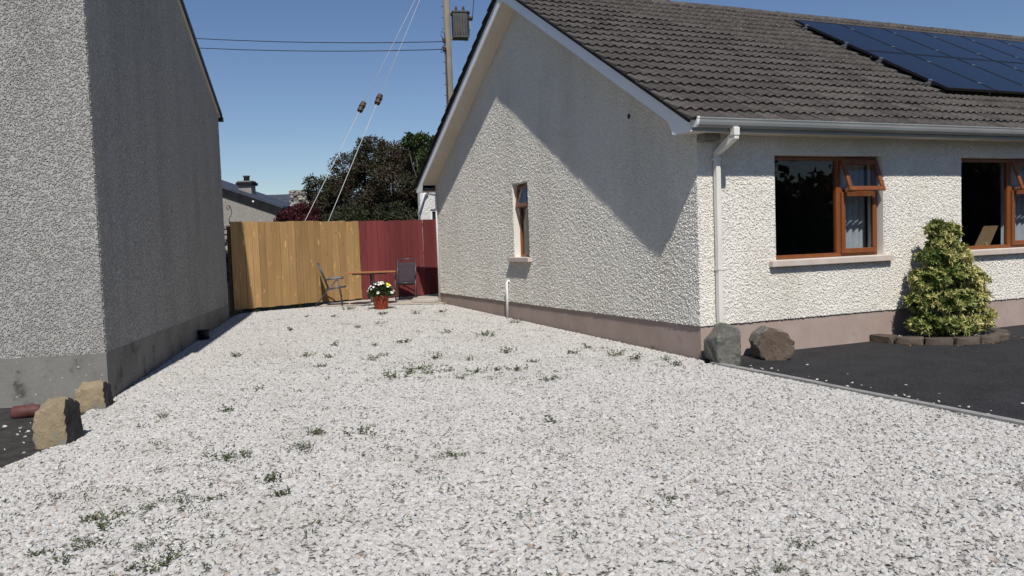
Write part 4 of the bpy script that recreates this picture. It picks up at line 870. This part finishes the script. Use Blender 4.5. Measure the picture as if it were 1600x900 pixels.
for k in range(300):
    cx, cy, sx, sy = random.choice([(640, 545, 190, 35), (560, 505, 110, 12), (330, 720, 150, 50), (180, 830, 120, 40), (960, 550, 80, 15), (700, 580, 120, 12), (520, 660, 120, 40), (800, 720, 400, 110)])
    p = on_z(random.gauss(cx, sx), min(895, random.gauss(cy, sy)), .04)
    if p.x < -.25 and -6.5 < p.y < 10.2 and p.x > -6.87+.222*(p.y-1.3)+.1: Ps += [np.array([p.x+random.gauss(0, .03), p.y+random.gauss(0, .03), gz(p.y)+.022]) for _ in range(7)]
P = np.array(Ps); n = len(P); D = np.concatenate([RNG.normal(size=(n, 2)), RNG.uniform(.2, 1.2, (n, 1))], 1)
tag(leaves('seedlings', P, D, RNG.uniform(.016, .04, n), .010, 'weedleaf', RNG.random(n)), 'tiny weed seedlings scattered through the white gravel', 'weeds', kind='stuff')

# ------------------------------------------------------------------ beyond the fence: trees, house, pole
def crown_pts(lobes, n):
    ws = np.array([r[0]*r[2] for _, r in lobes]); ids = RNG.choice(len(lobes), n, p=ws/ws.sum()); q = unit(RNG.normal(size=(n, 3)))
    C = np.array([c for c, _ in lobes])[ids]; R_ = np.array([r for _, r in lobes])[ids]
    return C+q*R_*RNG.uniform(.35, 1.0, (n, 1))**.6*RNG.uniform(.85, 1.12, (n, 1)), q
def tree(name, label, cat, base, lobes, n, ll, mat, tonefn=None, trunk=.14):
    """lobes in world space; base on the ground"""
    base = Vector(base); e = thing(name, label, cat, base); lo = [((c[0]-base.x, c[1]-base.y, c[2]-base.z), r) for c, r in lobes]
    sub = []
    for c, r in lo:
        sub.append((c, tuple(x*.8 for x in r)))
        for k in range(7):
            d = unit(RNG.normal(size=(1, 3)))[0]; f = RNG.uniform(.25, .5); sub.append((tuple(np.array(c)+d*np.array(r)*.85), tuple(x*f for x in r)))
    P, q = crown_pts(sub, n); T = np.clip(RNG.random(n)*.8+(0 if tonefn is None else tonefn(P)), 0, 1)
    leaves('crown', P, q*.7+RNG.normal(size=(n, 3))*.8+np.array([0, 0, .1]), RNG.uniform(.7, 1.3, n)*ll, ll*.5, mat, T, e)
    t = MB(); zc = min(c[2] for c, _ in lo); cx, cy = np.mean([c[0] for c, _ in lo]), np.mean([c[1] for c, _ in lo])
    t.tube([(0, 0, -.1), (cx*.15, cy*.15, zc*.5), (cx*.4, cy*.4, zc)], [trunk, trunk*.85, trunk*.7], 10)
    for c, r in lo: t.tube([(cx*.3, cy*.3, zc*.75), ((cx*.3+c[0])/2+random.gauss(0, .1), (cy*.3+c[1])/2, (zc*.75+c[2])/2+.1), c], [trunk*.55, trunk*.35, trunk*.1], 6)
    t.build('trunk', 'bark', e); return e
def plobes(spec, D, jit=.9):
    out = []
    for px, py, r in spec:
        p = at(px, py, D+random.uniform(-jit, jit)); m = r*D/FPX; out.append((tuple(p), (m, m, m*.85)))
    return out
tree('copper_tree', 'broad dark copper-leaved tree rising behind the fence', 'tree', tuple(at(600, 345, 37).xy)+(.29,), plobes([(508, 298, 32), (540, 262, 34), (580, 248, 34), (615, 243, 32), (650, 252, 36), (555, 300, 45), (615, 290, 50), (665, 298, 45), (505, 326, 26), (640, 330, 45), (570, 338, 42), (520, 345, 30), (690, 275, 45), (700, 330, 45)], 37.0), 62000, .125, 'copper', lambda P: .22*np.sin(P[:, 0]*1.7+P[:, 2]*2.3)+.12)
tree('green_tree', 'lighter green shrubby tree top beside the bungalow verge', 'tree', tuple(at(662, 345, 35.3).xy)+(.29,), plobes([(648, 222, 13), (660, 240, 18), (678, 226, 14), (640, 214, 7), (655, 213, 6), (690, 245, 26), (672, 262, 26), (668, 216, 7), (636, 222, 8)], 35.3, .3), 6500, .14, 'greenleaf', trunk=.08)
tree('red_shrub', 'small dark red leafed shrub behind the brown fence', 'shrub', tuple(at(468, 345, 31).xy)+(.29,), plobes([(470, 331, 16), (450, 337, 13), (490, 338, 14), (466, 345, 20), (482, 350, 20), (445, 352, 14)], 31, .25), 7500, .095, 'redleaf', trunk=.06)
tree('dark_shrub', 'low dark green shrub behind the middle of the fence', 'shrub', tuple(at(580, 345, 33).xy)+(.29,), plobes([(530, 345, 22), (560, 342, 24), (590, 344, 24), (620, 343, 25), (648, 345, 24), (510, 352, 20)], 33, .3), 9500, .12, 'copper', lambda P: -.35+0*P[:, 0], trunk=.06)

# house in the background
gN = Vector((-fw[0], -fw[1], 0)).normalized(); gX = Vector((rt[0], rt[1], 0)).normalized()
K = thing('background_house', 'distant grey stone house with blue-black slate roof and chimney', 'house', at(440, 345, 45)*1.0)
K.location.z = .29; K.rotation_euler = (0, 0, math.atan2(gX.y, gX.x)); kz = .29
a_, b_ = at(348, 292, 45), at(440, 323, 45); run = (b_-a_).dot(gX); pit = (a_.z-b_.z)/run; ez = b_.z-kz
hx = lambda x: ez-pit*x
MB().prism([(-7, 0), (-.35, 0), (-.35, hx(-.35)-.12), (-7, hx(-7)-.12)], .3, 'XZ', .10).build('gable_wall', 'greybrick', K)
rf = MB().prism([(.12, hx(.12)-.05), (.12, hx(.12)+.08), (-7, hx(-7)+.08), (-7, hx(-7)-.05)], 7, 'XZ', 0).build('roof', 'slate', K)
MB().prism([(.08, hx(.08)-.50), (.08, hx(.08)-.055), (-7, hx(-7)-.055), (-7, hx(-7)-.50)], .05, 'XZ', .02).build('barge_board', 'darkboard_and_shade', K)  # deep dark band: barge board plus painted shadow of the roof overhang
MB().tube([(-1.5, .0, hx(-1.5)-.22), (-1.5, .03, hx(-1.5)-.22)], .05, 10).build('lamp', 'pvc_white', K)
r2 = at(400, 301, 49).z-kz
MB().prism([(4.0, 2.6), (6.5, r2), (9, 2.6), (9, 2.5), (4.0, 2.5)], 15, 'YZ', -4.6).build('rear_roof', 'slate', K)
MB().box(-1.8, 7.5, 4.3, 8.6, 0, 2.6).build('rear_wall', 'greybrick', K)
cx_ = (at(385, 285, 47)-K.location).dot(gX); zt_ = at(385, 282, 47).z-kz
ch = MB(); ch.box(cx_-.36, cx_+.36, 1.8, 2.6, 2.5, zt_-.28).build('chimney', 'greybrick', rf)
MB().box(cx_-.46, cx_+.46, 1.66, 2.74, zt_-.28, zt_-.12).build('chimney_cap', 'darkboard_and_shade', rf); MB().box(cx_-.40, cx_+.40, 1.76, 2.64, zt_-.119, zt_-.04).build('chimney_cap', 'greybrick', rf)
MB().lathe([(0, 0), (.17, 0), (.16, .24), (.2, .26), (.2, .32), (.13, .33), (.13, .02)], 14, (cx_, 2.2, zt_-.05)).build('chimney_pot', 'transformer', rf)
pc = at(467, 345, 37)
rubble('stone_chimney', 'rough stone chimney stack standing beside the red shrub', 'chimney', -.39, .39, 0, .6, .0, at(467, 297, 37).z-.29, .115, 15, (pc.x, pc.y, .29), math.atan2(gX.y, gX.x)-.15)

# utility pole with transformer and lines
pb = Vector((5.42, 23.9, .29))
PO = thing('utility_pole', 'wooden utility pole behind the bungalow roof', 'utility pole', pb)
MB().tube([(0, 0, -.2), (0, 0, 7), (0, 0, 15)], [.19, .155, .12], 14).build('pole_shaft', 'pole', PO)
MB().box(-.07, .5, -.05, .05, 10.75, 10.86).build('bracket', 'greymetal', PO); MB().box(.1, .9, -.04, .04, 9.70, 9.80).build('bracket', 'greymetal', PO)
for z in (9.62, 9.28): MB().lathe([(0, -.09), (.05, -.09), (.075, -.05), (.05, 0), (.075, .04), (.05, .09), (0, .09)], 12, (-.2, -.1, z)).build('insulator', 'porcelain', PO); MB().tube([(-.2, -.1, z), (-.05, 0, z)], .02, 6).build('spike', 'ironwork', PO)
for z in np.arange(6.5, 14, .45): MB().tube([(-.14-.005, -.03, z), (-.26, -.06, z)], .012, 5).build('climbing_step', 'ironwork', PO)
MB().tube([(-.12, -.1, 5.5), (-.13, -.1, 8), (-.12, -.1, 9.3)], .022, 6).build('riser_cable', 'cable', PO)
lp = MB().tube([(-.2, -.12, 9.62), (-.34, -.14, 9.8), (-.30, -.13, 9.98), (-.15, -.1, 9.9), (-.16, -.1, 9.5), (-.30, -.12, 9.32), (-.36, -.12, 9.12), (-.2, -.1, 9.15), (-.1, -.08, 9.2)], .014, 6); lp.build('jumper_loop', 'cable', PO)
TRF = thing('transformer', 'dark grey transformer tank mounted on the utility pole', 'transformer', pb+Vector((.52, -.16, 9.72)), math.radians(-14))
MB().prism([(-.33, -.28), (.25, -.28), (.36, -.12), (.36, .2), (.2, .3), (-.33, .3)], .92, 'XY', .08).build('tank', 'transformer', TRF, .02)
MB().prism([(-.36, -.31), (.27, -.31), (.40, -.13), (.40, .23), (.22, .34), (-.36, .34)], .07, 'XY', 1.0).build('lid', 'transformer', TRF, .01); MB().box(-.34, .3, -.29, .3, .0, .079).build('base', 'transformer', TRF)
for k in range(5): MB().box(-.27+k*.11, -.245+k*.11, -.36, -.282, .2, .88).build('cooling_fin', 'transformer', TRF)
for k in range(2): MB().lathe([(0, 0), (.05, 0), (.06, .05), (.04, .08), (.06, .13), (.04, .17), (.05, .22), (0, .24)], 12, (-.16+.3*k, -.05, 1.07)).build('bushing', 'porcelain', TRF)
MB().tube([(.36, -.1, .82), (.5, -.13, .78)], [.07, .09], 10).build('bushing', 'porcelain', TRF); MB().box(.362, .40, -.1, .12, .35, .75).build('label_plate', 'greymetal', TRF)
def wire(name, label, pts, r, mat, sag=0.):
    a, b = Vector(pts[0]), Vector(pts[1]); P = [a.lerp(b, t)-Vector((0, 0, sag*4*t*(1-t))) for t in np.linspace(0, 1, 25)]
    return tag(MB().tube(P, r, 6).build(name, mat), label, 'cable')
for k, (pa, pb_, lab) in enumerate([((692, 65), (305, 42), 'upper of the two black overhead lines crossing the sky'), ((692, 77), (312, 57), 'lower of the two black overhead lines crossing the sky')]):
    a, b = at(*pa, 34), at(*pb_, 36); wire('overhead_line', lab, (a, b+(b-a)*1.2), .017, 'cable', .5)
wire('supply_cable', 'thin black cable rising from the transformer beside the bungalow verge', (pb+Vector((1.0, -.3, 10.5)), pb+Vector((1.6, -.2, 14.0))), .016, 'cable', -.25)
top = pb+Vector((-.05, -.05, 13.55))
for k, (gp_, ip, lab) in enumerate([((422, 455), (575, 167), 'left of the two pale stay wires running down to the fence'), ((468, 455), (599, 155), 'right of the two pale stay wires running down to the fence')]):
    anchor = on_z(*gp_, .3); e = thing('stay_wire', lab, 'stay wire', anchor); v = top-Vector(anchor)
    # where the insulator sits along the stay
    best = min(np.linspace(.05, .95, 400), key=lambda t: (lambda d: (450-up@d/(fw@d)*FPX-ip[1])**2)(np.array(Vector(anchor)+v*t)-CAM)); c = v*float(best); dr = v.normalized()
    MB().tube([Vector((0, 0, 0)), c-dr*.2], .011, 6).build('wire', 'steelwire', e); MB().tube([c+dr*.2, v], .008, 6).build('wire', 'steelwire', e)
    ins = MB().tube([c-dr*.24, c-dr*.2, c-dr*.199, c-dr*.1, c-dr*.099, c, c+dr*.001, c+dr*.1, c+dr*.101, c+dr*.2, c+dr*.24], [.03, .05, .10, .11, .085, .085, .115, .115, .085, .10, .03], 10, smooth=False); ins.build('stay_insulator', 'porcelain', e)

# belt of trees across the road behind the photographer: it is what the windows mirror
n = 76000; X = RNG.uniform(-45, 125, n); hh = 6.6+1.8*np.sin(X*.23+1)+1.0*np.sin(X*.61)+RNG.normal(size=n)*.35
P = np.stack([X, -42+RNG.normal(size=n)*1.6, RNG.uniform(0, 1, n)**.8*hh], 1)
tag(leaves('tree_belt', P, RNG.normal(size=(n, 3)), RNG.uniform(.5, .9, n), .48, 'hedge', RNG.random(n)), 'dark belt of roadside trees mirrored in the bungalow windows', 'trees', kind='stuff')
